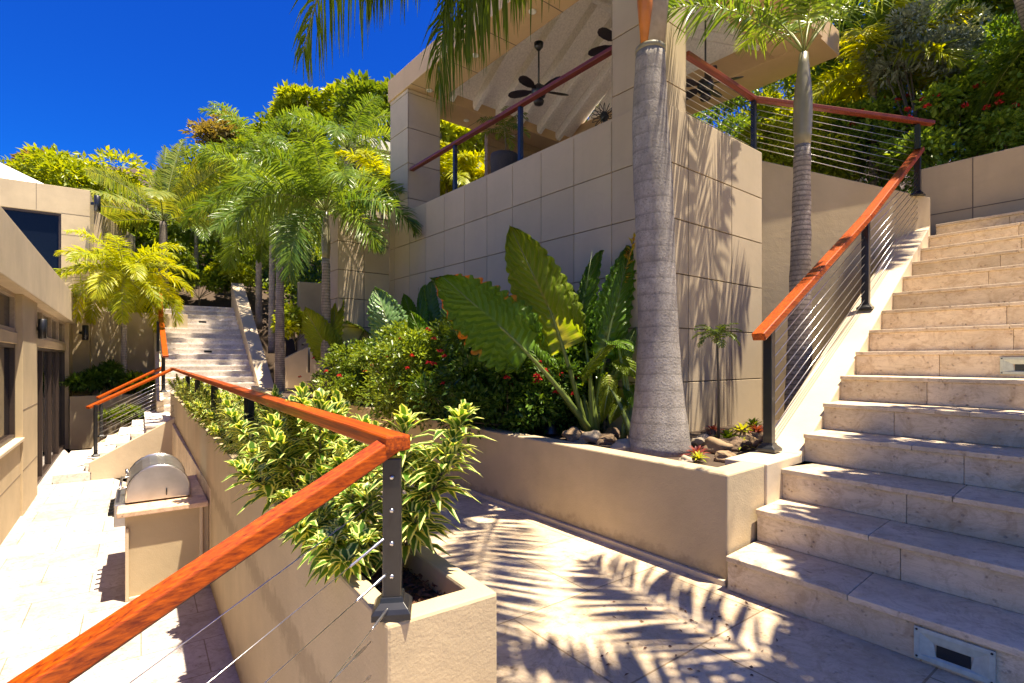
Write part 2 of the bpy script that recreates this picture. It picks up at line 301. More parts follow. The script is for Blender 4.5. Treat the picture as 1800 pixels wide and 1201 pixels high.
def strip(mb, outer, inner, z0, z1, closed=False):
    n = len(outer); V_ = [Vector((p[0], p[1], z)) for z in (z0, z1) for q in (outer, inner) for p in q]; o0, i0, o1, i1 = 0, n, 2 * n, 3 * n; f = []
    for k in range(n if closed else n - 1):
        j = (k + 1) % n; f += [(o0 + k, o0 + j, o1 + j, o1 + k), (i0 + j, i0 + k, i1 + k, i1 + j), (o1 + k, o1 + j, i1 + j, i1 + k), (o0 + j, o0 + k, i0 + k, i0 + j)]
    if not closed: f += [(o0, o1, i1, i0), (o0 + n - 1, i0 + n - 1, i1 + n - 1, o1 + n - 1)]
    mb.poly(V_, f)
def crown(mb, c, rad, nclump, nleaf, L, Wd, up=.3, rc=.42, low=.45):
    """leaf clumps spread through an ellipsoid, uneven outline"""
    c = np.array(c, float); rad = np.array(rad, float); cl = []
    per = nleaf // nclump
    for i in range(nclump):
        d = sphere(1)[0]; d[2] = d[2] if d[2] > -low else -d[2] * .4; q = c + d * rad * (.35 + .62 * rng.random() ** .6); r = rad.min() * rc * (.6 + .8 * rng.random()); cl.append(q)
        s = sphere(per); s[:, 2] = np.abs(s[:, 2]) * np.where(rng.random(per) < .75, 1, -1)
        P = q + s * r * (.55 + .5 * rng.random((per, 1))) * np.array([1.15, 1.15, .75])
        D = unit(s + rng.normal(size=(per, 3)) * .5 + np.array([0, 0, up - .3])); sc_ = .65 + .7 * rng.random(per)
        leaves(mb, P, D, L * sc_, Wd * sc_, rnd=np.clip(rng.random(per) * .7 + rng.random() * .35, 0, 1))
    return cl
def frond(mr, ml, base, az, el, L, bend, n=44, ll=.55, lw=.035, plum=0., droop=.35, fwd=.45, lift=.25, t0=.14, side=0., roll=0.):
    base = np.array(base, float); h = np.array([cos(az), sin(az), 0.]); sd = np.array([-sin(az), cos(az), 0.]); pts = [base]; tg = []; K = 24; e = el
    for i in range(K):
        e = el - bend * ((i + .5) / K) ** 1.25; d = h * cos(e) + np.array([0, 0, sin(e)]) + sd * side * (i / K); tg.append(unit(d)); pts.append(pts[-1] + tg[-1] * L / K)
    pts = np.array(pts); tg.append(tg[-1]); tg = np.array(tg)
    mr.tube([Vector(p) for p in pts[::3]], [max(.004, .017 * L / 2.2 * (1 - .85 * i / 8)) for i in range(len(pts[::3]))], 5)
    t = np.repeat(np.linspace(t0, .995, n), 2); s = np.tile([1., -1.], n); t = np.clip(t + rng.normal(size=2 * n) * .004, 0, 1); x = t * K; i = np.minimum(x.astype(int), K - 1); fr = (x - i)[:, None]
    P = pts[i] * (1 - fr) + pts[i + 1] * fr; T = tg[i]; nn = np.cross(T, np.broadcast_to(sd, T.shape)); nn = nn * np.sign(nn[:, 2:3] + 1e-6)
    sr = sd[None] * cos(roll) + nn * sin(roll); nn = nn * cos(roll) - sd[None] * sin(roll)
    ang = rng.normal(size=2 * n) * plum + lift; q = (t - t0) / (1 - t0)
    D = sr * (s * np.cos(ang))[:, None] + nn * np.sin(ang)[:, None] + T * (fwd + .9 * q ** 3)[:, None] + rng.normal(size=(2 * n, 3)) * .05
    Ls = ll * (np.sin(pi * (.16 + .80 * q)) ** .65) * (.9 + .2 * rng.random(2 * n))
    blades(ml, P, D, T, Ls, lw * (.8 + .4 * rng.random(2 * n)), droop * (.7 + .6 * rng.random(2 * n)), .3, rnd=np.clip(rng.random(2 * n) * .6 + rng.random() * .4, 0, 1))
def palm(name, label, base, top, r0, r1, nf, L, mat, trunk_mat, shaft=None, ll=.5, lw=.035, plum=0., el=(1.15, -.1), bend=1.5, az0=None, group=None, flare=0, n=40, azs=None, droop=.35, bulge=0, lean=0, parts=True, t0=.14):
    base = Vector(base); top = Vector(top); t = thing(name, label, 'palm tree', base, group); sh = shaft or 0
    mb = MB(); K = 20; pts = []; rad = []; ax = top - base; st = base + ax * (1 - sh / ax.length) if sh else top
    for i in range(K + 1):
        f = i / K; p = base.lerp(st, f) + Vector((sin(f * pi) * lean, 0, 0)); pts.append(p); rad.append(r0 * (1 - f) + r1 * f + flare * math.exp(-f * 11) + .004 * sin(i * 2.4))
    mb.tube(pts, rad, 20); mb.build('trunk', M[trunk_mat], t, True)
    if sh:
        mb = MB(); K = 8; mb.tube([st + (top - st) * i / K for i in range(K + 1)], [r1 * (1.0 + .22 * sin(pi * min(1, i / K * 1.2))) * (1 - .45 * (i / K) ** 3) for i in range(K + 1)], 16); mb.build('crownshaft', M['shaft'], t, True)
    if azs is None: azs = [(k * 2.39996 + (az0 or random.random() * 6), el[0] + (el[1] - el[0]) * (k + .5) / nf, 1, 1) for k in range(nf)]
    if parts:
        for az, e, ls, bs, *ro in azs:
            mr = MB(); ml = MB(); frond(mr, ml, top, az, e, L * ls * (.92 + .16 * random.random()), bend * bs * (.85 + .3 * random.random()), n, ll, lw, plum, droop, t0=t0, roll=ro[0] if ro else random.uniform(-.4, .4))
            fr = ml.build('frond', M[mat], t, False); mr.build('rachis', M['rachis'], fr, True)
    else:
        mr = MB(); ml = MB()
        for az, e, ls, bs in azs: frond(mr, ml, top, az, e, L * ls * (.9 + .2 * random.random()), bend * bs * (.85 + .3 * random.random()), n, ll, lw, plum, droop)
        fr = ml.build('crown', M[mat], t); mr.build('rachis', M['rachis'], fr, True)
    return t
def bush(name, label, base, c, rad, mat, nclump=14, nleaf=3000, L=.09, Wd=.045, cat='shrub', group=None, flowers=None, rc=.42, trunk_r=.02, low=.45):
    base = Vector(base); t = thing(name, label, cat, base, group); mb = MB(); cl = crown(mb, c, rad, nclump, nleaf, L, Wd, rc=rc, low=low); tr = MB()
    mid = Vector((base.x * .6 + c[0] * .4, base.y * .6 + c[1] * .4, (base.z + c[2] - rad[2] * .5) / 2))
    for q in cl[:10]: tr.tube([base, mid + Vector((random.uniform(-1, 1), random.uniform(-1, 1), 0)) * trunk_r, Vector(q)], [trunk_r, trunk_r * .7, trunk_r * .25], 6)
    tr.build('trunk' if cat == 'tree' else 'stem', M['bark'] if cat == 'tree' else M['stem'], t, True); mb.build('crown' if cat == 'tree' else 'foliage', M[mat], t)
    if flowers:
        for k in range(flowers[1]):
            fm = MB(); d = sphere(1)[0]; d[1] = -abs(d[1]); d[2] = abs(d[2]) * .9; p = np.array(c) + d * np.array(rad) * 1.0; s = sphere(22); s[:, 2] = np.abs(s[:, 2]); leaves(fm, p + s * .012, s, flowers[2], flowers[2] * .7); fm.build('flower', M[flowers[0]], t)
    return t
def v2(a): return Vector((a[0], a[1], 0))

# ================================================================== LARGE STRUCTURE
U = Vector((cos(R(40)), sin(R(40)), 0)); 
V = Vector((-sin(R(39.3)), cos(R(39.3)), 0)); U = Vector((V.y, -V.x, 0))            # pavilion axes
Wv = Vector((-sin(R(35.1)), cos(R(35.1)), 0)); Uw = Vector((Wv.y, -Wv.x, 0))        # terrace axes
Z = Vector((0, 0, 1))
PATIO = -1.05; TOPB = .58; TOPR = .686

# planter B (narrow planter between terrace and walkway)
B0 = Vector((-.385, 1.631, 0)); BL = 14.1; BW = .41
B1 = B0 + Uw * BW
# floor sheets
mb = MB(); mb.prism([(-300, -60), (300, -60), (300, 600), (-300, 600)], -1.6, -1.2); struct(mb.build('ground', M['soil']))
p_edge = [B0 - Uw * .62 * 0, B0 + Wv * 9.0]
mb = MB()
Wfar = B0 + Wv * 9.3
mb.prism([(-30, -6), (-.9, -6), tuple((B0 - Uw * .0 - Wv * .0)[:2]), tuple(Wfar[:2]), tuple((Wfar - Uw * 1.6 + Wv * 4.2)[:2]), (-22, 24), (-32, 20)], PATIO - .12, PATIO); struct(mb.build('patio', M['patio']))
# walkway / landing at z 0
R0 = Vector((1.333, 3.275, 0)); R1 = Vector((0, 5.0, 0)); R2 = Vector((-2.65, 8.5, 0)); R3 = Vector((-3.75, 8.9, 0)); R4 = Vector((-7.0, 14.2, 0))
mb = MB()
land = [(-.38, -2.5), (6, -2.5), (6, 3.5), (3.2, 6), (1.6, 4.5), (0.6, 5.6), (-2.6, 10.8), (-5.0, 14.8), (-6.5, 16.5), (-9.5, 14.6)]
E1 = B0 + Wv * 9.9
mb.prism([(-.30, -2.5), (6, -2.5), (6, 3.5), (3.2, 6), (1.6, 4.5), (.6, 5.6), (-2.6, 10.8), (-5, 14.8), (-6.5, 17), (-10, 15.5), tuple((E1 + Wv * 3.2 - Uw * .05)[:2]), tuple((E1 - Uw * .05)[:2]), tuple((B0 + Uw * .05)[:2])], -.9, 0)
struct(mb.build('walkway', M['paver']))

# ---- planter B
t = thing('narrow_planter', 'long narrow tan stucco planter wall between the sunken patio and the walkway', 'planter', B0)
mb = MB(); th = .075; zb = PATIO - .05
def runbox(mb, o, d, L, s, wdt, z0, z1): mb.box(Vector(o) + Z * z0, d * L, s * wdt, Z * (z1 - z0))
oq = [B0, B0 + Uw * BW, B0 + Uw * BW + Wv * BL, B0 + Wv * BL]; iq = [B0 + Uw * th + Wv * .1, B0 + Uw * (BW - th) + Wv * .1, B0 + Uw * (BW - th) + Wv * (BL - .1), B0 + Uw * th + Wv * (BL - .1)]
strip(mb, oq, iq, zb, TOPB, True)
mb.build('wall', M['stucco_planter'], t, bevel=.012)
mb = MB(); runbox(mb, B0 + Uw * th + Wv * .1, Wv, BL - .2, Uw, BW - 2 * th, .2, TOPB - .10); mb.build('soil', M['soil'], t)
mb = MB(); N = 1500; a = .12 + rng.random(N) ** 1.6 * 3.5; s_ = th + rng.random(N) * (BW - 2 * th); P = np.array([tuple(B0 + Wv * float(x) + Uw * float(y) + Z * (TOPB - .098)) for x, y in zip(a, s_)]) + np.c_[np.zeros((N, 2)), rng.random(N) * .02]
d = sphere(N); d[:, 2] *= .3; leaves(mb, P, d, .045, .018); mb.build('bark_mulch', M['mulch'], t)

# ---- raised planter R (right)
t = thing('raised_planter', 'raised tan stucco planter bed holding the big palm and elephant ear plants', 'planter', R0)
mb = MB(); uR = Vector((.766, .643, 0)); E2 = R0 + uR * 1.0
inn = .17
pl = [R0, R1, R2, R3, R4]
def offs(pl, d):
    out = []
    for i, p in enumerate(pl):
        ns = []
        for j in (i - 1, i):
            if 0 <= j < len(pl) - 1: e = (pl[j + 1] - pl[j]).normalized(); ns.append(Vector((e.y, -e.x, 0)))
        nrm = sum(ns, Vector()) / len(ns); nrm.normalize(); out.append(p + nrm * d)
    return out
pin = offs(pl, inn); pin[0] = R0 + (R1 - R0).normalized() * inn + uR * inn
end_in = R0 + uR * .97 + (R1 - R0).normalized() * inn
strip(mb, [R0 + uR * .97] + pl, [end_in] + pin, -.05, TOPR)
mb.build('wall', M['stucco_planter'], t, bevel=.012)
mb = MB()
o1 = offs(pl, -.03); 
for i in range(4): mb.prism([tuple(o1[i][:2]), tuple(pl[i][:2]), tuple(pl[i + 1][:2]), tuple(o1[i + 1][:2])], -.02, .035)
mb.build('plinth', M['cap'], t, bevel=.004)
SOIL = .63
mb = MB(); mb.prism([tuple(pin[0][:2]), (2.3, 3.95), (3.2, 4.9), (5.6, 6.9), (4, 8), (1.7, 7), (1.45, 5.6), (-2.3, 10.3), (-4.2, 13.9), tuple(pin[4][:2]), tuple(pin[3][:2]), tuple(pin[2][:2]), tuple(pin[1][:2])], .1, SOIL); mb.build('soil', M['soil'], t)

# ---- right staircase
S0 = Vector((1.31, 3.22, 0)); us = Vector((sin(R(48.9)), cos(R(48.9)), 0)); vs = Vector((-sin(R(37.2)), cos(R(37.2)), 0)); RISE = .21; GO = .3987; NS = 15; SW = 2.1
t = thing('stone_staircase', 'wide travertine staircase climbing to the upper terrace at right', 'staircase', S0)
for n in range(NS):
    mb = MB(); o = S0 + us * (n * GO); x = 0; k = 0; wds = [.62 + .5 * random.random() for _ in range(8)]
    zt = (n + 1) * RISE; gd = GO + .03 if n < NS - 1 else .45
    while x < SW:
        w1 = min(wds[k], SW - x); mb.box(o - vs * x - us * .022 + Z * (zt - .032), -vs * (w1 - .0025), us * gd, Z * .032); x += w1; k += 1
    x = 0; k = 0; wds = [.45 + .6 * random.random() for _ in range(9)]
    while x < SW:
        w1 = min(wds[k], SW - x); mb.box(o - vs * x + Z * (zt - RISE + .001), -vs * (w1 - .0025), us * .03, Z * (RISE - .034)); x += w1; k += 1
    mb.build('step', M['trav'], t, bevel=.004)
mb = MB()
for n in range(NS): mb.box(S0 + us * (n * GO + .028) + Z * (-.05), -vs * SW, us * GO, Z * ((n + 1) * RISE + .015)); 
mb.build('base', M['joint'], t)
# side wall with sloping cap, left of the treads
mb = MB(); a0 = S0 + us * .55; cw = .30; sl = RISE / GO
def sidepts(a, h): return S0 + us * a + Z * h
za = .69; zb_ = 3.08; La = 1.12; Lb = 5.25
def zs(a): return za + (a - La) * (zb_ - za) / (Lb - La)
q0 = S0 + us * .55; q1 = S0 + us * La; q2 = S0 + us * Lb
Lw = Vector((-us.y, us.x, 0)) * cw
for (A, Bp, z0, z1) in ((q0, q1, za, za), (q1, q2, za, zb_)):
    mb.prism([tuple(A[:2]), tuple(Bp[:2]), tuple((Bp + Lw)[:2]), tuple((A + Lw)[:2])], -.05, [z0, z1, z1, z0])
mb.build('side_wall', M['cap'], t, bevel=.008)
# step lights
def steplight(px, py, n, wdt=.36, h=.135, lab=None):
    rd = -vs; o = S0 + us * (n * GO); t_ = None
    X = (px - 900) / F; d_ = (X * o.y - o.x) / (rd.x - X * rd.y); c = o + rd * d_ + Z * (n * RISE + RISE * .5 - .012) - us * .004
    f = MB(); e = .022
    for (a1, b1, a2, b2) in ((-wdt / 2, -h / 2, wdt / 2, -h / 2 + e), (-wdt / 2, h / 2 - e, wdt / 2, h / 2), (-wdt / 2, -h / 2 + e, -wdt / 2 + e, h / 2 - e), (wdt / 2 - e, -h / 2 + e, wdt / 2, h / 2 - e)):
        f.box(c + rd * a1 + Z * b1 - us * .014, rd * (a2 - a1), us * .016, Z * (b2 - b1))
    o_ = f.build('step_light', M['lightbody'], t, bevel=.002)
    g = MB(); iw, ih = wdt / 2 - e, h / 2 - e; A = [c + rd * -iw + Z * ih - us * .012, c + rd * iw + Z * ih - us * .012, c + rd * (iw - .05) + Z * .012 - us * .001, c + rd * (-iw + .05) + Z * .012 - us * .001]
    Bq = [c + rd * -iw - Z * ih - us * .012, c + rd * iw - Z * ih - us * .012]
    g.poly(A + Bq + [c + rd * (-iw + .06) - Z * (ih - .006) - us * .001, c + rd * (iw - .06) - Z * (ih - .006) - us * .001], [(0, 3, 2, 1), (0, 4, 6, 3), (1, 2, 7, 5), (4, 5, 7, 6)])
    g.build('hood', M['lightbody'], o_)
    g = MB(); g.box(c + rd * (-iw + .06) - Z * (ih - .006) - us * .0, rd * (2 * iw - .12), us * .002, Z * (ih + .004)); g.build('opening', M['black'], o_)
    g = MB()
    for sx in (-1, 1):
        for sz in (-1, 1): g.tube([c + rd * sx * (wdt / 2 - .011) + Z * sz * (h / 2 - .011) - us * .012, c + rd * sx * (wdt / 2 - .011) + Z * sz * (h / 2 - .011) - us * .018], .005, 8)
    g.build('screw', M['black'], o_)
steplight(1676, 1100, 0, .285, .145)
steplight(1806, 600, 6, .30, .13)

# ---- wall at the top of the stairs, right planter
o = S0 + us * (NS * GO + .04) + vs * .25
t = thing('upper_planter_wall', 'tan panelled planter wall at the head of the right staircase below the hedge', 'wall', o)
mb = MB(); hw = 0.90; wl = 3.8
mb.box(o - vs * (-.0) + Z * 3.0, -vs * wl, us * .2, Z * (hw + .15)); mb.build('wall', M['stucco'], t, bevel=.01)
mb = MB()
for x in (.55, 1.5, 2.4): mb.box(o - vs * x + Z * 3.2 - us * .004, -vs * .012, us * .004, Z * .84)
mb.box(o + Z * 3.38 - us * .0035, -vs * wl, us * .0035, Z * .012); mb.build('panel_joints', M['joint'], t)
# ---- wall joining pavilion to stair head
P0 = Vector((1.45, 5.3, 0)); PE = P0 + U * 2.17; post3 = Vector((5.14, 6.72, 0))
DE = W(1332, 280, 6.76); DF = W(1636, 347, 6.72)
t = thing('terrace_retaining_wall', 'shaded tan retaining wall behind the slender palm and stair railing', 'wall', (DE.x, DE.y, 0))
mb = MB(); mb.prism([(DE.x - .1, DE.y), (DF.x, DF.y), (DF.x, DF.y + .3), (DE.x - .1, DE.y + .3)], -.05, [DE.z + .02, DF.z, DF.z, DE.z + .02]); mb.build('wall', M['stucco'], t, bevel=.012)
mb = MB(); mb.prism([(6.15, 7.45), (DF.x - .3, DF.y + .301), (DE.x, DE.y + .3), (2, 9), (0, 14), (-2, 24), (30, 24), (30, 9.5), (8.2, 5.2)], 2.6, 3.32); struct(mb.build('upper_terrace', M['soil']))

# ---- pavilion
PVL = 5.86; PUL = 4.75; TOPP = 4.0; FLOORP = 3.75
t = thing('pavilion', 'open pavilion on a tall panel clad base with white raftered ceiling', 'pavilion', P0)
def panels(mb, o, d, L, nrm, z0, z1, pw, ph, zref, gap=.012, x0=0, thick=.02):
    """clad face: panels separated by open joints; nrm points outward"""
    xs = [0]; x = x0
    while x < L - .03:
        if x > .03: xs.append(x)
        x += pw
    xs.append(L); zl = [z0]; zz = zref - math.floor((zref - z0) / ph) * ph
    while zz < z1 - .02:
        if zz > z0 + .02: zl.append(zz)
        zz += ph
    zl.append(z1)
    for i in range(len(xs) - 1):
        for j in range(len(zl) - 1):
            mb.box(o + d * (xs[i] + (gap / 2 if i else 0)) + Z * (zl[j] + gap / 2), d * (xs[i + 1] - xs[i] - (gap / 2 if i else 0) - (gap / 2 if i < len(xs) - 2 else 0)), nrm * thick, Z * (zl[j + 1] - zl[j] - gap))
PW = .565; PH = .565
core = MB(); pan = MB()
fp = [P0, P0 + U * 2.17, P0 + U * 2.17 + V * PVL, P0 + V * PVL]
core.prism([tuple(p[:2]) for p in fp], -.05, TOPP - .03)
cb = core.build('base_core', M['joint'], t)
zref = 1.4 + (632 - 277) * 5.3 / 931
panels(pan, P0, V, PVL, -U, .3, TOPP, PW, PH, zref, .009); panels(pan, P0 - U * .02, U, 2.19, -V, .3, TOPP, .9, PH, zref, x0=.55)
# parapet top slabs
pan.build('cladding', M['panel'], t, bevel=.003)
mb = MB(); mb.box(P0 + Z * (TOPP - .029) - U * .018 - V * .018, U * 2.18, V * (PVL), Z * .03); mb.build('parapet_top', M['panel'], t)
# columns
CT = 6.17; BT = 6.56
def column(o, du, dv, su=1, sv=1):
    mb = MB(); c = MB(); c.box(o + U * .015 + V * .015 + Z * 3.3, U * (du - .03), V * (dv - .03), Z * (CT - 3.3)); cc = c.build('column', M['joint'], t)
    z0 = TOPP + .0 if su else 3.3
    panels(mb, o + Z * 0 + U * .018, V, dv, -U, z0, CT, 9, .62, zref + .2, thick=.018); panels(mb, o + V * .018, U, du, -V, z0, CT, 9, .62, zref + .2, thick=.018)
    panels(mb, o + V * (dv - .018), U, du, V, z0, CT, 9, .62, zref + .2, thick=.018); panels(mb, o + U * (du - .018), V, dv, U, z0, CT, 9, .62, zref + .2, thick=.018)
    mb.build('cladding', M['panel'], cc, bevel=.003)
CW = .62
column(P0, .52, .58); column(P0 + V * (PVL - .68) + U * .0, .66, .68); column(P0 + U * (PUL - CW) + V * (PVL - .6), CW, .6, 0)
# ring beam
mb = MB(); RB = .70
mb.box(P0 + Z * CT - U * .03 - V * .03, U * RB, V * (PVL + .06), Z * (BT - CT)); mb.box(P0 + Z * CT + U * (PUL - RB), U * (RB + .03), V * (PVL), Z * (BT - CT))
mb.box(P0 + Z * (CT + .002) + U * (RB - .03) - V * .03, U * (PUL - 2 * RB + .03), V * RB, Z * (BT - CT)); mb.box(P0 + Z * (CT + .002) + U * (RB - .03) + V * (PVL - RB), U * (PUL - 2 * RB + .03), V * RB, Z * (BT - CT))
rb = mb.build('ring_beam', M['soffit'], t, bevel=.006)
for k in range(1, 6): mb = MB(); mb.box(P0 + V * (k * 1.0) + Z * (CT - .003) - U * .03, U * RB, V * .012, Z * .003); mb.build('soffit_joint', M['joint'], rb)
for k in range(1, 4): mb = MB(); mb.box(P0 + U * (RB + k * 1.0) + V * (PVL - RB) + Z * (CT - .001), U * .012, V * RB, Z * .003); mb.build('soffit_joint', M['joint'], rb)
# hipped white ceiling with rafters
iu0, iu1, iv0, iv1 = RB - .05, PUL - RB + .05, RB - .05, PVL - RB + .05; zc = CT + .16; hgt = 1.45
def P(u, v, z): return P0 + U * u + V * v + Z * z
cv = (iv0 + iv1) / 2; hl = cv - iv0; zr = zc + hgt; e = .12; mb = MB()
for sg in (0, 1):
    va, vb = (iv0, cv) if sg == 0 else (iv1, cv); a, b, c_, d = P(iu0, va, zc), P(iu1, va, zc), P(iu1, vb, zr), P(iu0, vb, zr); mb.poly([a, b, c_, d, a + Z * e, b + Z * e, c_ + Z * e, d + Z * e], [(3, 2, 1, 0), (4, 5, 6, 7), (0, 1, 5, 4), (1, 2, 6, 5), (2, 3, 7, 6), (3, 0, 4, 7)])
for uu in (iu0 - .06, iu1): mb.poly([P(uu, iv0, zc - .1), P(uu, iv1, zc - .1), P(uu, cv, zr + e), P(uu + .06, iv0, zc - .1), P(uu + .06, iv1, zc - .1), P(uu + .06, cv, zr + e)], [(0, 1, 2), (5, 4, 3), (0, 3, 4, 1), (1, 4, 5, 2), (2, 5, 3, 0)])
mb.build('roof', M['white'], t)
mb = MB(); mb.box(P(.62, .1, TOPP + .003), U * 1.5, V * (PVL - .8), Z * .012); mb.box(P(2.19, .1, 3.4), U * 2.5, V * (PVL - .3), Z * .35); mb.build('floor', M['whitestone'], t)
def rafter(p, q, h=.2, wd_=.085):
    m_ = MB(); m_.beam(p - Z * h / 2, q - Z * h / 2, wd_, h); m_.build('rafter', M['white'], t)
u_ = iu0 + .22
while u_ < iu1 - .05: rafter(P(u_, iv1 - .04, zc + .03), P(u_, cv, zr)); rafter(P(u_, iv0 + .04, zc + .03), P(u_, cv, zr)); u_ += .55
rafter(P(iu0, cv, zr + .03), P(iu1, cv, zr + .03), .28, .1)
M['plank'] = plain('plank', (.30, .20, .12), .6)
mb = MB(); zz = 3.3
while zz < CT - .02: h_ = min(.16, CT - .003 - zz); mb.box(P(2.1, PVL - .2, zz), U * 2.0, V * .1, Z * (h_ - .008)); mb.box(P(PUL - .25, 2.9, zz), U * .1, V * (PVL - 3.5), Z * (h_ - .008)); zz += .16
mb.build('plank_wall', M['plank'], t)
# recessed lights
for (u, v) in ((.33, 2.25), (.33, 3.6), (1.5, PVL - .3), (2.7, PVL - .3), (.33, 5.0)):
    m_ = MB(); m_.lathe(P(u, v, CT - .018), [(.035, .004), (.052, 0), (.055, .016)], 20); m_.build('recessed_light', M['whitelamp'], t, True)

# ---- lit return wall beyond the pavilion base
o = P0 + V * PVL - U * .97
t = thing('clad_return_wall', 'sunlit panel clad wall beside the pavilion base behind the drooping palm frond', 'wall', o)
mb = MB(); mb.box(o + V * .02 + U * .0, U * .95, V * .7, Z * 3.99); mb.build('wall', M['joint'], t)
mb = MB(); panels(mb, o + V * .02, U, .95, -V, .3, 4.0, .46, .50, 3.47, x0=.46, thick=.02); panels(mb, o + V * .0, V, .72, -U, .3, 4.0, .6, .5, 3.47, x0=.6, thick=.02); mb.build('cladding', M['panel'], t, bevel=.003)

# ------------------------------------------------------------------ railings
def rail(parent, p0, p1, ang, wdt=.115, h=.062, ext0=0, ext1=0, m=None):
    p0 = Vector(p0); p1 = Vector(p1); d = (p1 - p0).normalized(); mb = MB(); mb.beam(p0 - d * ext0, p1 + d * ext1, wdt, h); return mb.build('handrail', m or wd(ang), parent, bevel=.008)
def post(parent, p, top, sz=.06, rz=0, base=True, knobs=0):
    mb = MB(); mb.cbox((p[0], p[1], (p[2] + top) / 2), sz, sz, top - p[2], rz); po = mb.build('post', M['black'], parent, bevel=.004)
    if base:
        b = MB(); s = sz * 2.1; c1 = Vector(p)
        def ring(s_, z): return [c1 + Vector((cos(rz) * x - sin(rz) * y, sin(rz) * x + cos(rz) * y, 0)) * s_ / 2 + Z * z for x, y in ((-1, -1), (1, -1), (1, 1), (-1, 1))]
        rs = [ring(s, .002), ring(s, .022), ring(s * .86, .034), ring(s * .62, .05), ring(s * .56, .065)]; V_ = sum(rs, [])
        b.poly(V_, [(3, 2, 1, 0)] + [(i * 4 + k, i * 4 + (k + 1) % 4, (i + 1) * 4 + (k + 1) % 4, (i + 1) * 4 + k) for i in range(4) for k in range(4)] + [(16, 17, 18, 19)])
        b.build('base_plate', M['black'], po, bevel=.002)
    if knobs:
        b = MB(); f = Vector((sin(rz), -cos(rz), 0))
        for k in range(knobs): z = p[2] + .10 + k * (top - p[2] - .1) / knobs; q = Vector((p[0], p[1], z)) + f * (sz / 2 - .001); b.tube([q, q + f * .004, q + f * .008], [.008, .008, .004], 12)
        b.build('cable_bolts', M['steel'], po, True)
    return po
def cable(parent, p0, p1, r=.0025, n=1): mb = MB(); mb.tube([p0, p1], r, 6); return mb.build('cable', M['steel'], parent, True)

# right stair railing
t = thing('stair_railing', 'varnished wood handrail on black posts with steel cables beside the right staircase', 'railing', (1.966, 4.05, .69))
rp = [W(1352, 793, 4.05), W(1522, 545, 5.46), W(1613, 345, 6.72)]
tops = [W(1345, 572, 4.05).z, W(1522, 384, 5.46).z, W(1613, 268, 6.72).z]
rz = math.atan2(us.y, us.x)
for p, zt in zip(rp, tops): post(t, p, zt - .03, .066, rz)
r3 = [Vector((p.x, p.y, z)) for p, z in zip(rp, tops)]
WR = wd(-math.atan2(us.y, us.x))
rail(t, r3[0], r3[1], 0, .1, .06, .20, 0, WR); rail(t, r3[1], r3[2], 0, .1, .06, 0, .12, WR)
for k in range(9):
    z = .12 + k * .092
    for i in range(2):
        za_, zb2 = (z, z) if i == 0 else (z, z * .8 - .12)
        if i == 1 and zb2 < -.6: continue
        cable(t, rp[i] + Z * z, rp[i + 1] + Z * (z if i == 0 else z * .8 - .38 + .05 * 0), .0035)
# upper terrace railing
tu = thing('terrace_railing', 'dark red wood handrail with cables running level along the upper terrace edge', 'railing', (P0.x, P0.y, TOPP))
RZ = 4.72
pt = [P0 + U * .60 + V * .06, P0 + U * 2.12 + V * .06]
WU = wood('red_wood_rail', -math.atan2(U.y, U.x), (.10, .02, .01), (.30, .06, .02))
A_ = Vector((pt[0].x, pt[0].y, W(1212, 95, pt[0].y).z)); B_ = Vector((pt[1].x, pt[1].y, W(1323, 174, pt[1].y).z)); C_ = W(1640, 217, 6.72)
post(tu, Vector((B_.x, B_.y, TOPP)), B_.z, .055, rz, False); mb = MB()
rail(tu, A_, B_, 0, .085, .05, 0, .04, WU); rail(tu, B_, C_, 0, .085, .05, 0, 0, WU)
mb = MB(); mb.cbox((rp[2].x, rp[2].y, (r3[2].z + C_.z) / 2 + .01), .055, .055, C_.z - r3[2].z - .06, rz); mb.build('post', M['black'], tu)
for k in range(8):
    f = k / 8; z = TOPP + .08 + k * .08
    cable(tu, (B_.x, B_.y, z), (rp[2].x, rp[2].y, rp[2].z + .12 + k * .095), .004)
    cable(tu, (A_.x, A_.y, z), (B_.x, B_.y, z), .003)
# pavilion side railing
tv = thing('pavilion_railing', 'dark red wood handrail on black posts above the panel clad pavilion base', 'railing', (P0.x, P0.y, TOPP))
WV2 = wood('red_wood_rail', -math.atan2(V.y, V.x), (.10, .02, .01), (.30, .06, .02))
def onleft(px):   # parameter along the left face for a pixel column
    X = (px - 900) / F; q = P0 + U * .06; return (q.x - X * q.y) / (X * V.y - V.x)
L0 = P0 + U * .06 + V * .58 + Z * 4.80; L1 = P0 + U * .06 + V * (PVL - .70) + Z * 4.74
rail(tv, L0, L1, 0, .085, .05, 0, 0, WV2)
for px in (719, 800, 915):
    a_ = onleft(px); q = P0 + U * .06 + V * a_; post(tv, Vector((q.x, q.y, TOPP)), 4.75, .055, math.atan2(U.y, U.x), False)

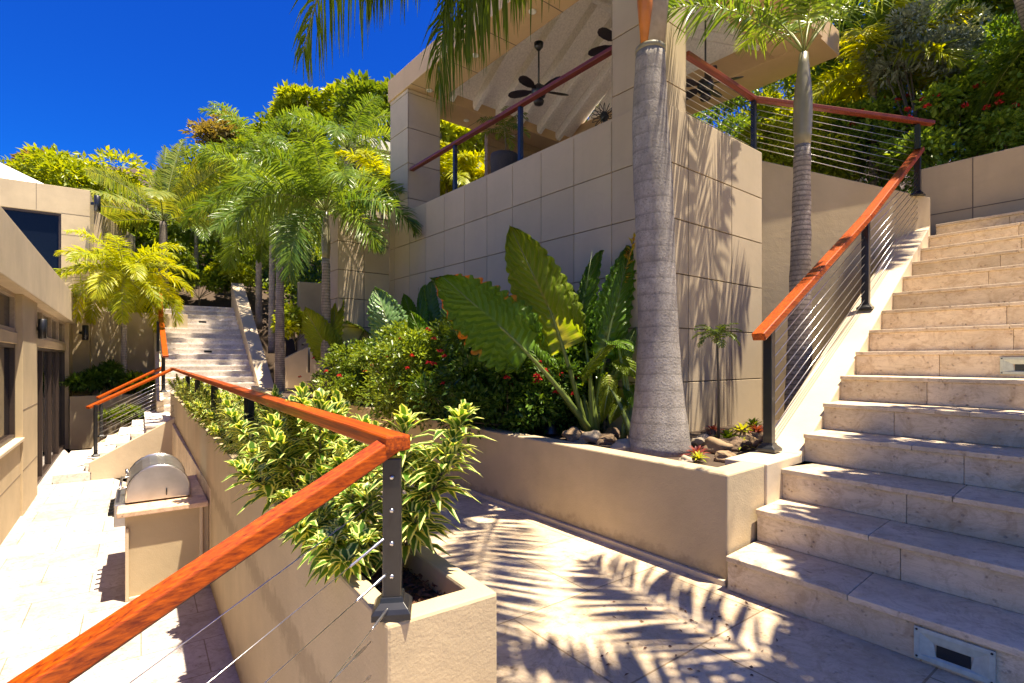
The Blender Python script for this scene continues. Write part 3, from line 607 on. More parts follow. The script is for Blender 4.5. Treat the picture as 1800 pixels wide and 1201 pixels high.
# narrow planter railing and its descending leg (nearest the camera)
t = thing('planter_railing', 'glossy orange wood handrail turning a corner over the narrow planter', 'railing', (B0.x, B0.y, TOPB))
cp = G(690, 1078, TOPB); cp = Vector((cp.x, cp.y, TOPB)); RT = 1.135
po = post(t, cp, RT - .05, .058, math.atan2(Uw.y, Uw.x) * 0 + R(8), True, 0)
f = Vector((sin(R(8)), -cos(R(8)), 0))
for k in range(4): b = MB(); z = TOPB + .13 + k * .105; q = Vector((cp.x, cp.y, z)) + f * .028; b.tube([q, q + f * .004, q + f * .007], [.0075, .0075, .003], 12); b.build('cable_bolt', M['steel'], po, True)
far = W(303, 648, 13.3)
WB = wd(-math.atan2(Wv.y, Wv.x))
pr0 = Vector((cp.x, cp.y, RT)); d_ = (far - pr0).normalized(); 
mb = MB(); mb.beam(pr0 - d_ * .05, far, .085, .05); mb.build('handrail', WB, t, bevel=.008)
for px in (438, 377, 347, 330):
    X = (px - 900) / F; q = B0 + Uw * .05; tt = (q.x - X * q.y) / (X * Wv.y - Wv.x); pp = q + Wv * tt + Z * TOPB; post(t, pp, RT - .02, .055, -R(35.1))
# descending leg
WD = wd(-math.atan2(.6, .8))
e1 = W(60, 1203, 1.06); dd = (e1 - pr0).normalized(); hz_ = Vector((dd.x, dd.y, 0)).normalized()
mb = MB(); mb.beam(pr0 + hz_ * .0 - Z * .004, e1 + dd * .6, .070, .048); mb.build('handrail', WD, t, bevel=.005)
mb = MB(); nrm = dd.cross(Z).normalized().cross(dd); mb.beam(pr0 + dd * .04 - nrm * .030, e1 + dd * .6 - nrm * .030, .030, .012); mb.build('rail_support', M['black'], t)
for k, (sy, ey, ex) in enumerate(((860, 1201, 228), (935, 1201, 365), (1000, 1201, 465), (1060, 1201, 580))):
    a_ = Vector((cp.x, cp.y, EYE + (HY - sy) * cp.y / F)); b_ = W(ex, ey, cp.y * .74); d3 = (b_ - a_).normalized(); mb = MB(); mb.tube([a_, b_ + d3 * .8], .0016, 6); cb_ = mb.build('cable', M['steel'], t, True)
    if k:
        mb = MB(); mb.tube([a_ + d3 * .03, a_ + d3 * .045, a_ + d3 * .05, a_ + d3 * .075, a_ + d3 * .08, a_ + d3 * .17, a_ + d3 * .175], [.004, .006, .0045, .006, .0045, .0042, .002], 8); mb.build('turnbuckle', M['steel'], cb_, True)
for (sx, sy, ex, ey) in ((652, 1128, 565, 1215), (652, 1187, 625, 1215)):
    D1 = B0.y - .01; a_ = W(sx, sy, D1 * 1.02); b_ = W(ex, ey, D1 * .86); d3 = (b_ - a_).normalized(); mb = MB(); mb.tube([a_ - d3 * .0, a_ + d3 * .03, a_ + d3 * .035, a_ + d3 * .07, a_ + d3 * .075, a_ + d3 * .11, b_ + d3 * .5], [.002, .002, .0045, .0045, .0055, .002, .0016], 8); mb.build('cable', M['steel'], t, True)

# ================================================================== LEFT: house, terrace stairs, barbecue
L0_ = G(0, 960, PATIO); L1_ = G(116, 791, PATIO); fv = (L1_ - L0_).normalized(); fn = Vector((fv.y, -fv.x, 0))   # fn points to the patio
def onfac(px):
    X = (px - 900) / F; return (L0_.x - X * L0_.y) / (X * fv.y - fv.x)
t = thing('house', 'tan stucco house with dark sliding doors along the sunken patio', 'house', L0_)
aS, aP0, aP1, aD1, aE = -7.0, onfac(36), onfac(62), onfac(119), onfac(130)
def fbox(mb, a, b_, z0, z1, d0, d1): mb.box(L0_ * 1 - Z * L0_.z + fv * a + fn * d0 + Z * z0, fv * (b_ - a), fn * (d1 - d0), Z * (z1 - z0))
mb = MB(); fbox(mb, aS, aP0, PATIO - .05, .13, -.25, 0); fbox(mb, aP0, aP1, PATIO - .05, 2.42, -.25, .03); fbox(mb, aD1, aE, PATIO - .05, 2.42, -.25, .03); fbox(mb, aS, aP0, 1.64, 1.82, -.2, -.03); fbox(mb, aP1, aD1, 1.64, 1.82, -.2, -.03)
mb.build('wall', M['stucco'], t, bevel=.01)
mb = MB(); fbox(mb, aS, aP0 - .002, .13, .18, -.2, .05); mb.build('sill', M['cap'], t, bevel=.008)
mb = MB(); fbox(mb, aS, aE + .15, 2.42, 3.22, -.3, .14); mb.build('fascia', M['stucco_light'], t, bevel=.012)
mb = MB(); fbox(mb, aS, aE + .1, 3.0, 3.1, -9, -.3); mb.build('roof', M['roofwhite'], t)
mb = MB(); fbox(mb, aP0 + .002, aP1 - .002, .6, .612, .03, .033); fbox(mb, aP0, aP1, -.35, -.338, .03, .033); fbox(mb, aS, aP0, -.4, -.39, 0, .003); mb.build('wall_joints', M['joint'], t)
def glazing(name, a, b_, z0, z1, nm, mat='frame', dr=-.12):
    g = MB(); fbox(g, a, b_, z0, z1, dr - .02, dr); g_ = g.build(name, M['glass'], t); f = MB(); w_ = .06
    fbox(f, a, b_, z0, z0 + w_, dr + .001, dr + .06); fbox(f, a, b_, z1 - w_, z1, dr + .001, dr + .06)
    for i in range(nm + 1): x = a + (b_ - a - w_) * i / nm; fbox(f, x, x + w_, z0 + w_, z1 - w_, dr + .001, dr + .06)
    f.build('frame', M[mat], g_)
glazing('window', aS, aP0, .18, 1.64, 6); glazing('sliding_door', aP1, aD1, PATIO, 1.64, 4); glazing('transom_window', aS, aP0, 1.82, 2.42, 4, 'beigeframe'); glazing('transom_window', aP1, aD1, 1.82, 2.42, 4, 'beigeframe')
# upper block
K0 = W(158, 335, 15.9); zt = K0.z; ko = Vector((K0.x, K0.y, 0)); kl = -Uw
mb = MB(); zl = 3.1
wx0, wx1, wz0, wz1 = .62, 7.0, 3.6, 0
topw = W(100, 373, 15.4).z; botw = 3.3
mb.box(ko + Z * -.9, kl * .66, Wv * .3, Z * (topw + .9)); mb.box(ko + Z * topw, kl * 9, Wv * .3, Z * (zt - topw)); mb.box(ko + Z * -.9 + kl * .66, kl * 8.34, Wv * .3, Z * (botw + .9))
mb.box(ko + Z * -.9 + Wv * .3 - kl * 0, kl * .3, Wv * 6, Z * (zt + .9)); mb.build('upper_wall', M['stucco'], t, bevel=.01)
mb = MB()
for z in (topw, topw - .62, topw - 1.24, topw - 1.86): mb.box(ko + Z * z - Wv * .003, kl * .66, Wv * .003, Z * .012)
for x in (1.2, 2.4, 3.6): mb.box(ko + kl * x + Z * (topw + .02) - Wv * .003, kl * .012, Wv * .003, Z * (zt - topw - .02))
mb.build('wall_joints', M['joint'], t)
g = MB(); g.box(ko + kl * .66 + Wv * .12 + Z * botw, kl * 6, Wv * .02, Z * (topw - botw)); g_ = g.build('upper_window', M['glass'], t)
f = MB()
for x in (.66, 2.0, 3.4): f.box(ko + kl * x + Wv * .06 + Z * (botw + .06), kl * .06, Wv * .059, Z * (topw - botw - .12))
f.box(ko + kl * .66 + Wv * .06 + Z * botw, kl * 6, Wv * .059, Z * .06); f.box(ko + kl * .66 + Wv * .06 + Z * (topw - .06), kl * 6, Wv * .059, Z * .06); f.build('frame', M['frame'], g_)
mb = MB(); a_ = ko + Z * (zt + .002) + kl * 1.0 + Wv * .1; mb.poly([a_, a_ + kl * 8, a_ + kl * 8 + Wv * 6, a_ + Wv * 6, a_ + kl * 4 + Wv * 3 + Z * 2.4], [(0, 1, 4), (1, 2, 4), (2, 3, 4), (3, 0, 4), (3, 2, 1, 0)]); mb.build('upper_roof', M['roofwhite'], t)
# low angled wing right of the upper block
q = W(176, 365, 17.5); mb = MB(); mb.prism([(q.x, q.y), (q.x - .55, q.y - .4), (q.x - 2.5, q.y + 3), (q.x - 1.4, q.y + 3.6)], -.9, [W(0, 375, 17.5).z, W(0, 362, 17.5).z, 6.3, 6.3]); mb.build('side_wing_wall', M['stucco_light'], t, bevel=.01)
# wall lamps
def lantern(pos, lab, s=1.):
    tl = thing('wall_lamp', lab, 'lamp', pos, None); p = Vector(pos); mb = MB(); mb.lathe(p, [(.05 * s, -.18 * s), (.065 * s, -.17 * s), (.065 * s, .17 * s), (.05 * s, .18 * s)], 16); mb.build('shade', M['black'], tl, True)
    mb = MB(); mb.box(p + Vector((-.14, -.02, -.03)) * s, (.1 * s, 0, 0), (0, .04 * s, 0), (0, 0, .06 * s)); mb.build('bracket', M['black'], tl)
lantern(W(171, 358, 15.8), 'black cylinder wall lamp high on the corner of the upper house block', 1.3)
q = L0_ * 1 - Z * L0_.z + fv * (aP1 - .12) + fn * .11; lantern((q.x, q.y, 1.95), 'black wall lamp on the pilaster beside the sliding doors', 1.)
lantern(W(150, 585, 15.2), 'black wall lamp at the far end of the house, left of the yellow palm', 1.2)
# glass door mat / cushions by doors
# ---- small terrace stairs
T0 = G(157, 845, PATIO); T0 = Vector((T0.x, T0.y, 0)); TWd = 3.4; tr = .175; tg = .255
t = thing('terrace_stairs', 'short flight of pale stone steps with tan side wall rising from the sunken patio', 'staircase', T0)
for n in range(6):
    o = T0 + Uw * ((n - 1.35) * tg); mb = MB(); z1 = PATIO + (n + 1) * tr; L_ = 1.9 - (n - 1.35) * tg
    if n == 0: mb.box(o - Uw * .22 + Z * PATIO, Uw * .6, Wv * TWd, Z * tr)
    elif n < 5: mb.box(o + Wv * .14 + Z * (z1 - .06), Uw * (tg + .03), Wv * (TWd - .28), Z * .06); mb.box(o + Wv * .14 + Uw * .02 + Z * PATIO, Uw * tg, Wv * (TWd - .28), Z * (z1 - PATIO - .061))
    else: mb.box(o + Wv * .02 + Z * (z1 - .06), Uw * .55, Wv * (TWd + .2), Z * .056); mb.box(o + Uw * .02 + Wv * .03 + Z * PATIO, Uw * .5, Wv * (TWd), Z * (z1 - PATIO - .064))
    mb.build('step', M['whitestone'], t, bevel=.006)
LL = 1.46
for so_ in (0, TWd - .14):
    mb = MB(); a_ = T0 + Wv * so_; b_ = a_ + Uw * LL; c_ = a_ + Wv * .14; d_2 = b_ + Wv * .14; mb.prism([tuple(a_[:2]), tuple(b_[:2]), tuple(d_2[:2]), tuple(c_[:2])], PATIO - .02, [PATIO + .36, .13, .13, PATIO + .36]); mb.build('side_wall', M['cap'], t, bevel=.01)
t = thing('terrace_stair_railing', 'near thin orange handrail on a black post over the short pale stair', 'railing', T0)
pA = G(168, 803, PATIO + .40); post(t, pA, W(168, 712, pA.y).z, .06, R(55)); rail(t, W(154, 717, pA.y), W(303, 649, 13.2), 0, .1, .055, 0, 0, WD)
t2 = thing('terrace_stair_railing', 'far thin orange handrail on a black post behind the short pale stair', 'railing', T0 + Wv * 3.3)
pB = W(178, 768, 13.6); post(t2, pB, W(178, 702, 13.6).z, .06, R(55)); rail(t2, W(171, 700, 13.6), W(287, 645, 15.2), 0, .1, .055, 0, 0, WD)
for k in range(7):
    a_ = Vector((pA.x, pA.y, pA.z + .1 + k * .12)); b_ = a_ + Uw * 1.4 + Z * .8; cable(t, a_, b_, .004); a_ = Vector((pB.x, pB.y, pB.z + .1 + k * .1)); cable(t2, a_, a_ + Uw * 1.5 + Z * .8, .005)
# ---- barbecue island
I0 = G(220, 1057, PATIO); I0 = Vector((I0.x, I0.y, PATIO)); 
iL = 1.5
X_ = Uw; wallx = (B0 - I0).dot(Uw); iW = wallx - .0
t = thing('barbecue_island', 'tan stucco barbecue island with a pink granite counter against the planter wall', 'barbecue island', I0)
mb = MB(); mb.box(I0 + Uw * .0, Uw * (iW - .002), Wv * iL, Z * .86); ib = mb.build('base', M['stucco'], t, bevel=.012)
iw_ = .68
mb = MB(); mb.box(I0 - Wv * .0 + Uw * (iw_ - .03) - Wv * .035, Uw * .03, Wv * .034, Z * .86); mb.box(I0 - Wv * .035, Uw * .03, Wv * .034, Z * .74); mb.box(I0 - Wv * .035 + Uw * .031, Uw * (iw_ - .062), Wv * .034, Z * .035); mb.box(I0 - Wv * .035 + Uw * 0, Uw * (iw_ - .031), Wv * .034, Z * .12) if False else None
mb.build('end_panel_trim', M['cap'], t, bevel=.006)
mb = MB(); mb.box(I0 + Z * .861 - Wv * .07 - Uw * .07, Uw * .80, Wv * (iL + .1), Z * .055); mb.build('countertop', M['granite'], t, bevel=.01)
tg_ = thing('barbecue_grill', 'stainless steel domed barbecue grill with knobs set in the tan island', 'grill', I0 + Z * .916)
go = I0 + Z * .917 + Wv * .25; gw = .58; prof = []
for k in range(13):
    a = pi * k / 12; prof.append((gw / 2 - gw / 2 * cos(a) * 1.0, .02 + .36 * sin(a) ** .75))
mb = MB(); n_ = len(prof); gl = .86
Vp = [go + Uw * x + Z * z for x, z in prof] + [go + Uw * x + Z * z + Wv * gl for x, z in prof]
mb.poly(Vp, [(i, i + n_, i + 1 + n_, i + 1) for i in range(n_ - 1)] + [tuple(range(n_)), tuple(range(2 * n_ - 1, n_ - 1, -1)), (0, n_ - 1, 2 * n_ - 1, n_)])
hd = mb.build('hood', M['steelhood'], tg_, False, .006)
for wv_ in (.012, gl - .012): mb = MB(); mb.tube([go + Uw * x + Z * (z + .004) + Wv * wv_ for x, z in prof], .012, 8); mb.build('hood_rim', M['steel'], hd, True)
mb = MB(); mb.tube([go + Uw * .02 + Z * .27 + Wv * gl / 2, go + Uw * -.01 + Z * .27 + Wv * gl / 2], .04, 16); mb.build('thermometer', M['steel'], hd, True)
mb = MB(); mb.tube([go + Uw * -.05 + Z * .16 + Wv * .1, go + Uw * -.05 + Z * .16 + Wv * (gl - .1)], .013, 10)
for s_ in (.12, gl - .12): mb.tube([go + Uw * -.05 + Z * .16 + Wv * s_, go + Uw * .03 + Z * .16 + Wv * s_], .01, 8)
mb.build('handle', M['steel'], tg_, True)
mb = MB(); mb.box(go - Uw * .10 - Z * .22, Uw * .102, Wv * gl, Z * .23); mb.build('control_panel', M['steelhood'], tg_, bevel=.008)
for k in range(5):
    mb = MB(); c = go - Uw * .10 - Z * .10 + Wv * (.12 + k * .155); mb.tube([c, c - Uw * .015, c - Uw * .02, c - Uw * .055], [.036, .036, .026, .022], 14); mb.build('knob', M['black'], tg_, True)
mb = MB(); mb.tube([go + Uw * .36 + Z * .13 - Wv * .002, go + Uw * .36 + Z * .13 - Wv * .02, go + Uw * .36 + Z * .06 - Wv * .02, go + Uw * .36 + Z * .06 - Wv * .002], .006, 6); mb.build('side_hook', M['black'], tg_, True)
q = B0 + Wv * 3.15 - Uw * .008; mb = MB(); mb.box(q + Z * (-.27), Wv * .07, Uw * .007, Z * .16); tag(mb.build('wall_outlet', M['steel'], at=q), 'small grey steel outlet plate on the planter wall beside the barbecue', 'outlet')

# ---- far planter behind terrace stairs, wall behind
FP = G(122, 788, PATIO); FP = Vector((FP.x, FP.y, 0)); FPE = FP + Uw * 3.05
t = thing('far_planter', 'far tan stucco planter box below the bright yellow palm', 'planter', FP)
mb = MB(); mb.box(FP + Z * (PATIO - .05), Uw * 2.7, Wv * .15, Z * (.38 - PATIO + .05)); mb.box(FP + Uw * 2.7 + Z * (PATIO - .05), Uw * .5, Wv * 1.6, Z * (.62 - PATIO)); mb.build('wall', M['stucco'], t, bevel=.012)
mb = MB(); mb.box(FP + Wv * .15 + Z * (PATIO), Uw * 2.7, Wv * 1.6, Z * (.28 - PATIO)); mb.build('soil', M['soil'], t)
bw = FP + Wv * 1.75 - Uw * 1.0; t = thing('garden_wall', 'sunlit tan wall behind the yellow palm streaked with frond shadows', 'wall', bw)
mb = MB(); mb.box(bw + Z * -1.2, Uw * 3.9, Wv * .25, Z * 4.1); mb.build('wall', M['stucco_light'], t, bevel=.012)

# ---- white back staircase
Q0 = Vector((-9.2, 14.0, 0)); t = thing('back_staircase', 'sunlit white stone staircase climbing straight into the hillside garden', 'staircase', Q0)
br_, bgo, bN, bWd = .175, .30, 19, 2.35
for n in range(bN):
    mb = MB(); o = Q0 + Wv * (n * bgo); mb.box(o + Z * (n * br_) , Uw * bWd, Wv * (bgo + .03), Z * (br_ - .042)); mb.box(o + Z * ((n + 1) * br_ - .04) - Wv * .025, Uw * bWd, Wv * (bgo + .05), Z * .04); mb.build('step', M['whitestone'], t)
    if n in (9, 15): m_ = MB(); m_.box(o + Uw * (1.15) + Z * (n * br_ + .045) - Wv * .012, Uw * .22, Wv * .011, Z * .06); m_.build('step_light', M['black'], t)
mb = MB(); mb.box(Q0 + Wv * (bN * bgo + .03) + Z * 0, Uw * bWd, Wv * 2.5, Z * (bN * br_ - .002)); mb.build('top_landing', M['whitestone'], t)
mb = MB(); a_ = Q0 + Uw * bWd + Wv * .2; b_ = a_ + Wv * 5.9
ws = .42; mb.prism([tuple(a_[:2]), tuple((a_ + Uw * ws)[:2]), tuple((b_ + Uw * ws)[:2]), tuple(b_[:2])], -.05, [.55, .55, 4.35, 4.35]); mb.build('side_wall', M['cap'], t, bevel=.015)
mb = MB(); a_ = Q0 - Uw * .16; b_ = a_ + Wv * 6; mb.prism([tuple(a_[:2]), tuple((a_ + Uw * .158)[:2]), tuple((b_ + Uw * .158)[:2]), tuple(b_[:2])], -.05, [.3, .3, 3.62, 3.62]); mb.build('left_curb', M['cap'], t, bevel=.01)
t = thing('back_stair_railing', 'narrow bright orange handrail climbing the left edge of the white back staircase', 'railing', Q0)
pe = W(287, 690, 13.9); post(t, pe, W(287, 628, 13.9).z, .07, R(55)); ra_ = W(291, 627, 13.7); rb2 = W(283, 560, 16.3); rc2 = W(281, 487, 19.2)
rail(t, ra_, rb2, 0, .13, .06, 0, 0, WB); rail(t, rb2, rc2, 0, .13, .06, 0, .1, WB)
for f_ in (.4, .75, 1.): p = Q0 + Wv * 5.6 * f_ - Uw * .08; post(t, Vector((p.x, p.y, .35 + 3.2 * f_)), 1.25 + 3.2 * f_, .06, R(55), False)
# sloping side wall of the hidden flight right of the back staircase
a_ = Q0 + Uw * (bWd + .42) + Wv * .1; t = thing('sloping_stair_wall', 'tan wall with sloping top between the white staircase and elephant ear plants', 'wall', a_)
b_ = a_ + Uw * 1.6; c3 = b_ + Uw * .35; mb = MB(); mb.prism([tuple(a_[:2]), tuple(b_[:2]), tuple((b_ + Wv * .22)[:2]), tuple((a_ + Wv * .22)[:2])], -.05, [1.3, 2.15, 2.15, 1.3]); mb.prism([tuple((b_ + Uw * .002)[:2]), tuple(c3[:2]), tuple((c3 + Wv * 1.2)[:2]), tuple((b_ + Wv * 1.2 + Uw * .002)[:2])], -.05, 2.0); mb.build('wall', M['cap'], t, bevel=.01)
q = W(543, 600, 14.6); t = thing('short_handrail', 'short black metal handrail bracket on the sloping wall behind the elephant ears', 'railing', (q.x, q.y, .9)); mb = MB(); mb.tube([W(543, 655, 14.6), W(543, 602, 14.6)], .03, 8); mb.build('post', M['black'], t, True); mb = MB(); mb.beam(W(532, 606, 14.5), W(552, 596, 15.3), .06, .05); mb.build('handrail', M['black'], t)
# middle garden retaining wall behind the palms
q = Vector((-8.2, 20.4, 0)); t = thing('hillside_wall', 'tan garden retaining wall partly hidden by palm trunks behind the walkway', 'wall', q)
mb = MB(); mb.box(q, Uw * 6.2, Wv * .3, Z * 4.4); mb.build('wall', M['stucco_light'], t, bevel=.02)

# ---- terrain
def hill(x, y):
    d = (-x * .45 + y * .89); h = max(0, d - 22.5) ; z = 3.2 * (1 - math.exp(-max(0, d - 21.9) / 1.2)) + h * .36 if d > 21.9 else -1.3
    if x > 1.5: z = max(z, 3.0 + max(0, y - 11.5) * .42 * min(1, (x - 1.5) / 4)) if y > 11 else z
    z -= max(0, -x - 13 - max(0, y - 18) * .9) * .35
    return max(-1.3, z) + .25 * noise.noise(Vector((x * .3, y * .3, 0)))
mb = MB(); nx, ny = 160, 110; gx = np.linspace(-60, 60, nx); gy = np.linspace(11.5, 90, ny); Vt = [(x, y, hill(x, y) - (4 if d_x else 0)) for y in gy for x in gx for d_x in [0]]
mb.arr(np.array(Vt), [(j * nx + i, j * nx + i + 1, (j + 1) * nx + i + 1, (j + 1) * nx + i) for j in range(ny - 1) for i in range(nx - 1)]); struct(mb.build('hillside', M['soil'], smooth=True))
# ground cover on the hillside: nobody could count it
mb = MB(); N = 90000; xs = rng.uniform(-26, 20, N); ys = rng.uniform(11.6, 42, N); zs_ = np.array([hill(x, y) for x, y in zip(xs, ys)]); keep = (zs_ > 2.6) & ((np.abs(xs + 12) > 2.2) | (ys > 23)); Pk = np.c_[xs, ys, zs_ + rng.random(N) * .5][keep]
dk = sphere(len(Pk)); dk[:, 2] = np.abs(dk[:, 2]); leaves(mb, Pk, dk, .28, .12); o = mb.build('undergrowth', M['l_mid']); struct(o, 'stuff')
o['label'] = 'mixed green undergrowth covering the hillside'

# ================================================================== PLANTS
# ---- big palm in the raised planter
pb = G(1160, 797, SOIL); 
KB = Vector((1.228, 4.42, SOIL - .02)); KT = Vector((1.14, 4.42, 4.9))
t = thing('royal_palm', 'thick grey palm trunk rising from the raised planter past the pavilion corner', 'palm tree', KB)
mb = MB(); pts = []; rad = []
for i in range(41):
    f = i / 40; z = KB.z + (3.96 - KB.z) * f; px_w = np.interp(z, [.6, .72, .9, 1.2, 1.6, 2.2, 2.9, 3.5, 3.96], [.268, .255, .225, .19, .165, .155, .16, .142, .118]); px_c = np.interp(z, [.6, .9, 1.6, 2.6, 3.4, 3.96], [1.225, 1.228, 1.22, 1.19, 1.15, 1.155]); pts.append((px_c, 4.42, z)); rad.append(px_w * (1 + .012 * sin(z * 23)))
mb.tube(pts, rad, 32); mb.build('trunk', M['palmtrunk'], t, True)
mb = MB(); mb.tube([(1.155, 4.42, 3.955), (1.155, 4.42, 3.99), (1.155, 4.42, 4.0)], [.123, .124, .115], 24); mb.build('leaf_scar', M['shaft'], t, True)
mb = MB(); mb.tube([(1.17, 4.42, 3.99), (1.19, 4.42, 4.4), (1.2, 4.42, 4.9), (1.19, 4.42, 5.4), (1.18, 4.42, 5.7)], [.10, .115, .12, .09, .05], 20); mb.build('crownshaft', M['greyshaft'], t, True)
mb = MB(); mb.tube([(1.09, 4.36, 4.0), (1.09, 4.34, 4.3), (1.08, 4.33, 4.8), (1.0, 4.3, 5.3)], [.03, .062, .07, .02], 14); mb.build('old_sheath', M['sheath'], t, True)
KC = (1.18, 4.42, 5.35)
for (az, e, L, bd, ll) in ((183, .30, 3.7, 1.75, .66), (178, .5, 3.0, 1.9, .6), (172, .08, 2.75, 1.75, .64), (188, .12, 2.5, 1.75, .62), (160, .30, 2.3, 1.8, .55), (196, .33, 3.2, 1.75, .6), (205, .5, 2.9, 1.7, .6), (215, .85, 2.9, 1.5, .55), (270, .7, 2.6, 1.4, .55), (0, .8, 2.6, 1.5, .55), (120, .9, 2.6, 1.5, .55), (145, 1.2, 2.6, 1.5, .55)):
    mr = MB(); ml = MB(); frond(mr, ml, KC, R(az), e, L, bd, 90, ll, .032, .15, .8, .22, .0); fr = ml.build('frond', M['l_palm'], t); mr.build('rachis', M['rachis'], fr, True)
# ---- slender palm by the stairs
base2 = Vector((2.86, 5.3, SOIL - .03)); top2 = W(1413, 94, 5.3)
palm('slender_palm', 'slender ringed palm with green crownshaft behind the right stair handrail', base2, top2, .125, .074, 0, 1.6, 'l_palmm', 'palmringed', .92, .36, .022, .6,
     azs=[(R(182), .72, 1.05, .95), (R(150), 1.15, .85, .9), (R(98), 1.15, .9, .9), (R(50), 1.15, .95, .8), (R(12), 1.0, 1.05, .75), (R(330), 1.1, .9, .8), (R(255), 1.15, .7, .7), (R(215), 1.3, .8, .6)], n=80, droop=.3, bend=1.3, flare=.03, t0=.26)
# ---- palm right of frame, plus an unseen tree added to shade the lower steps
palm('leaning_palm', 'palm just outside the frame whose fronds shade the lower steps', (3.9, .6, 0), (3.1, 1.1, 5.4), .15, .1, 11, 2.6, 'l_palm', 'palmtrunk', .8, .7, .06, .2, (1.1, -.1), 1.4, .3, n=42)
bush('added_shade_tree', 'unseen leafy tree added outside the right edge to shade the lower stone steps', (5.0, .6, 0), (3.65, 1.75, 5.2), (1.4, 1.6, .8), 'l_mid', 44, 15000, .15, .075, 'tree', trunk_r=.06)

# ---- mid-ground palms
def pz(px, py, D, **k): return W(px, py, D)
def mpalm(label, px, py, D, L, seed, zb, nf=13, mat='l_palmm', lw=.03, ll=.46, plum=.5, tm='palmringed', shaft=.8, r=.09, name='foxtail_palm', el=(1.25, -.35), bend=1.25, dx=0, n=80, azs=None):
    random.seed(seed); tp = W(px, py, D); palm(name, label, (tp.x + dx, tp.y, zb), tp, r * 1.35, r * .85, nf, L, mat, tm, shaft, ll, lw, plum, el, bend, seed * 1.1, n=n, azs=azs)
mpalm('feathery green palm with yellow green shaft against the sunlit clad wall', 573, 372, 9.05, 1.72, 3, .5, 15, plum=.55, ll=.44, lw=.024, bend=1.35,r=.075, n=120,
      azs=[(R(60), 1.15, 1.1, .9), (R(20), .85, 1.1, 1.), (R(350), .45, 1., 1.2), (R(335), .0, .8, 1.1), (R(300), .8, 1., 1.2), (R(262), -.25, 1.05, 1.0), (R(228), .45, 1., 1.4), (R(205), .75, 1.05, 1.1), (R(185), .5, 1.05, 1.1), (R(165), .95, 1.1, 1.), (R(120), 1.05, 1.1, .9), (R(90), .8, 1, 1), (R(275), 1.2, 1., .9), (R(240), 1.0, .9, 1.2)])
mpalm('slim palm with smooth grey trunk left of the yellow green shafted palm', 492, 372, 12.6, 2.1, 5, .5, 14, tm='palmringed', plum=.55, lw=.03, ll=.5, n=110)
mpalm('drooping dark green palm hanging over the white staircase wall', 478, 385, 17.6, 1.9, 8, 1.6, 14, 'l_palm', plum=.6, lw=.04, n=90)
mpalm('tall bright green palm rising above the others on the hillside', 455, 268, 19.5, 2.5, 9, 2.5, 12, 'l_palmm', plum=.5, lw=.042, ll=.6, n=80)
mpalm('bright palm beside the tree covered skyline left of the pavilion', 610, 262, 17.0, 2.5, 12, 2.8, 13, 'l_palmm', plum=.5, lw=.04, ll=.6, n=80)
mpalm('low green palm at the head of the white staircase', 345, 400, 24, 2.4, 16, 3.5, 13, 'l_palmm', plum=.4, lw=.042, ll=.5, n=80)
mpalm('bright yellow green palm standing in the far planter', 218, 490, 15.6, 1.95, 21, .3, 26, 'l_palmy', name='yellow_palm', tm='palmringed', shaft=.5, plum=.35, ll=.45, lw=.034, bend=1.6, r=.07, el=(1.4, -.3), n=80)
random.seed(31)
mpalm('coconut palm with tall arching yellowing fronds on the hillside skyline', 287, 390, 19.5, 3.75, 31, 3.3, 16, 'l_coco', name='coconut_palm', tm='bark', shaft=None, plum=.08, ll=.75, lw=.05, n=90, el=(1.45, -.1), bend=1.0, r=.14,
      azs=[(R(120), 1.32, 1.0, .35, .8), (R(80), 1.42, 1.0, .3, .1), (R(60), 1.25, 1., .4, -.4), (R(170), .85, 1.05, .75, .9), (R(185), .42, 1.05, .85, .9), (R(10), 1.0, 1.05, .65, -.9), (R(0), .6, 1., .8, -.9), (R(200), .1, .8, .8, .6), (R(345), .2, .9, .9, -.6), (R(300), .5, .9, 1.), (R(240), .5, .9, 1.), (R(145), 1.1, 1., .5, .7), (R(35), 1.15, 1., .5, -.6)])
mpalm('golden palm fronds beside the pavilion column on the upper terrace', 672, 325, 13.8, 1.5, 24, 3.3, 14, 'l_palmy', name='golden_palm', shaft=.3, plum=.4, ll=.4, lw=.045, r=.05)
mpalm('golden palm glimpsed through the pavilion above the parapet', 785, 318, 14.2, 1.5, 25, 3.3, 14, 'l_palmy', name='golden_palm', shaft=.3, plum=.4, ll=.4, lw=.045, r=.05)
mpalm('second golden palm glimpsed through the pavilion nearer the woven pot', 838, 322, 14.5, 1.3, 26, 3.3, 14, 'l_palmy', name='golden_palm', shaft=.3, plum=.4, ll=.4, lw=.045, r=.05)
mpalm('golden backlit palm at the right end of the pavilion roof', 1535, 130, 9.2, 1.5, 27, 3.3, 13, 'l_palmy', name='golden_palm', shaft=.4, plum=.3, ll=.5, lw=.04, r=.06)
mpalm('dark palm with long fronds hanging in from the top right corner', 1730, -190, 7.6, 2.5, 28, 3.3, 10, 'l_palm', name='dark_palm', shaft=.6, plum=.2, ll=.6, lw=.04, r=.07, el=(.9, -.4), dx=1.6)
mpalm('dark palm whose fronds hang down at the far right edge', 1960, -30, 6.8, 2.0, 29, 3.3, 8, 'l_palm', name='dark_palm', shaft=.6, plum=.2, ll=.6, lw=.04, r=.07, el=(.9, -.6), dx=1.2)

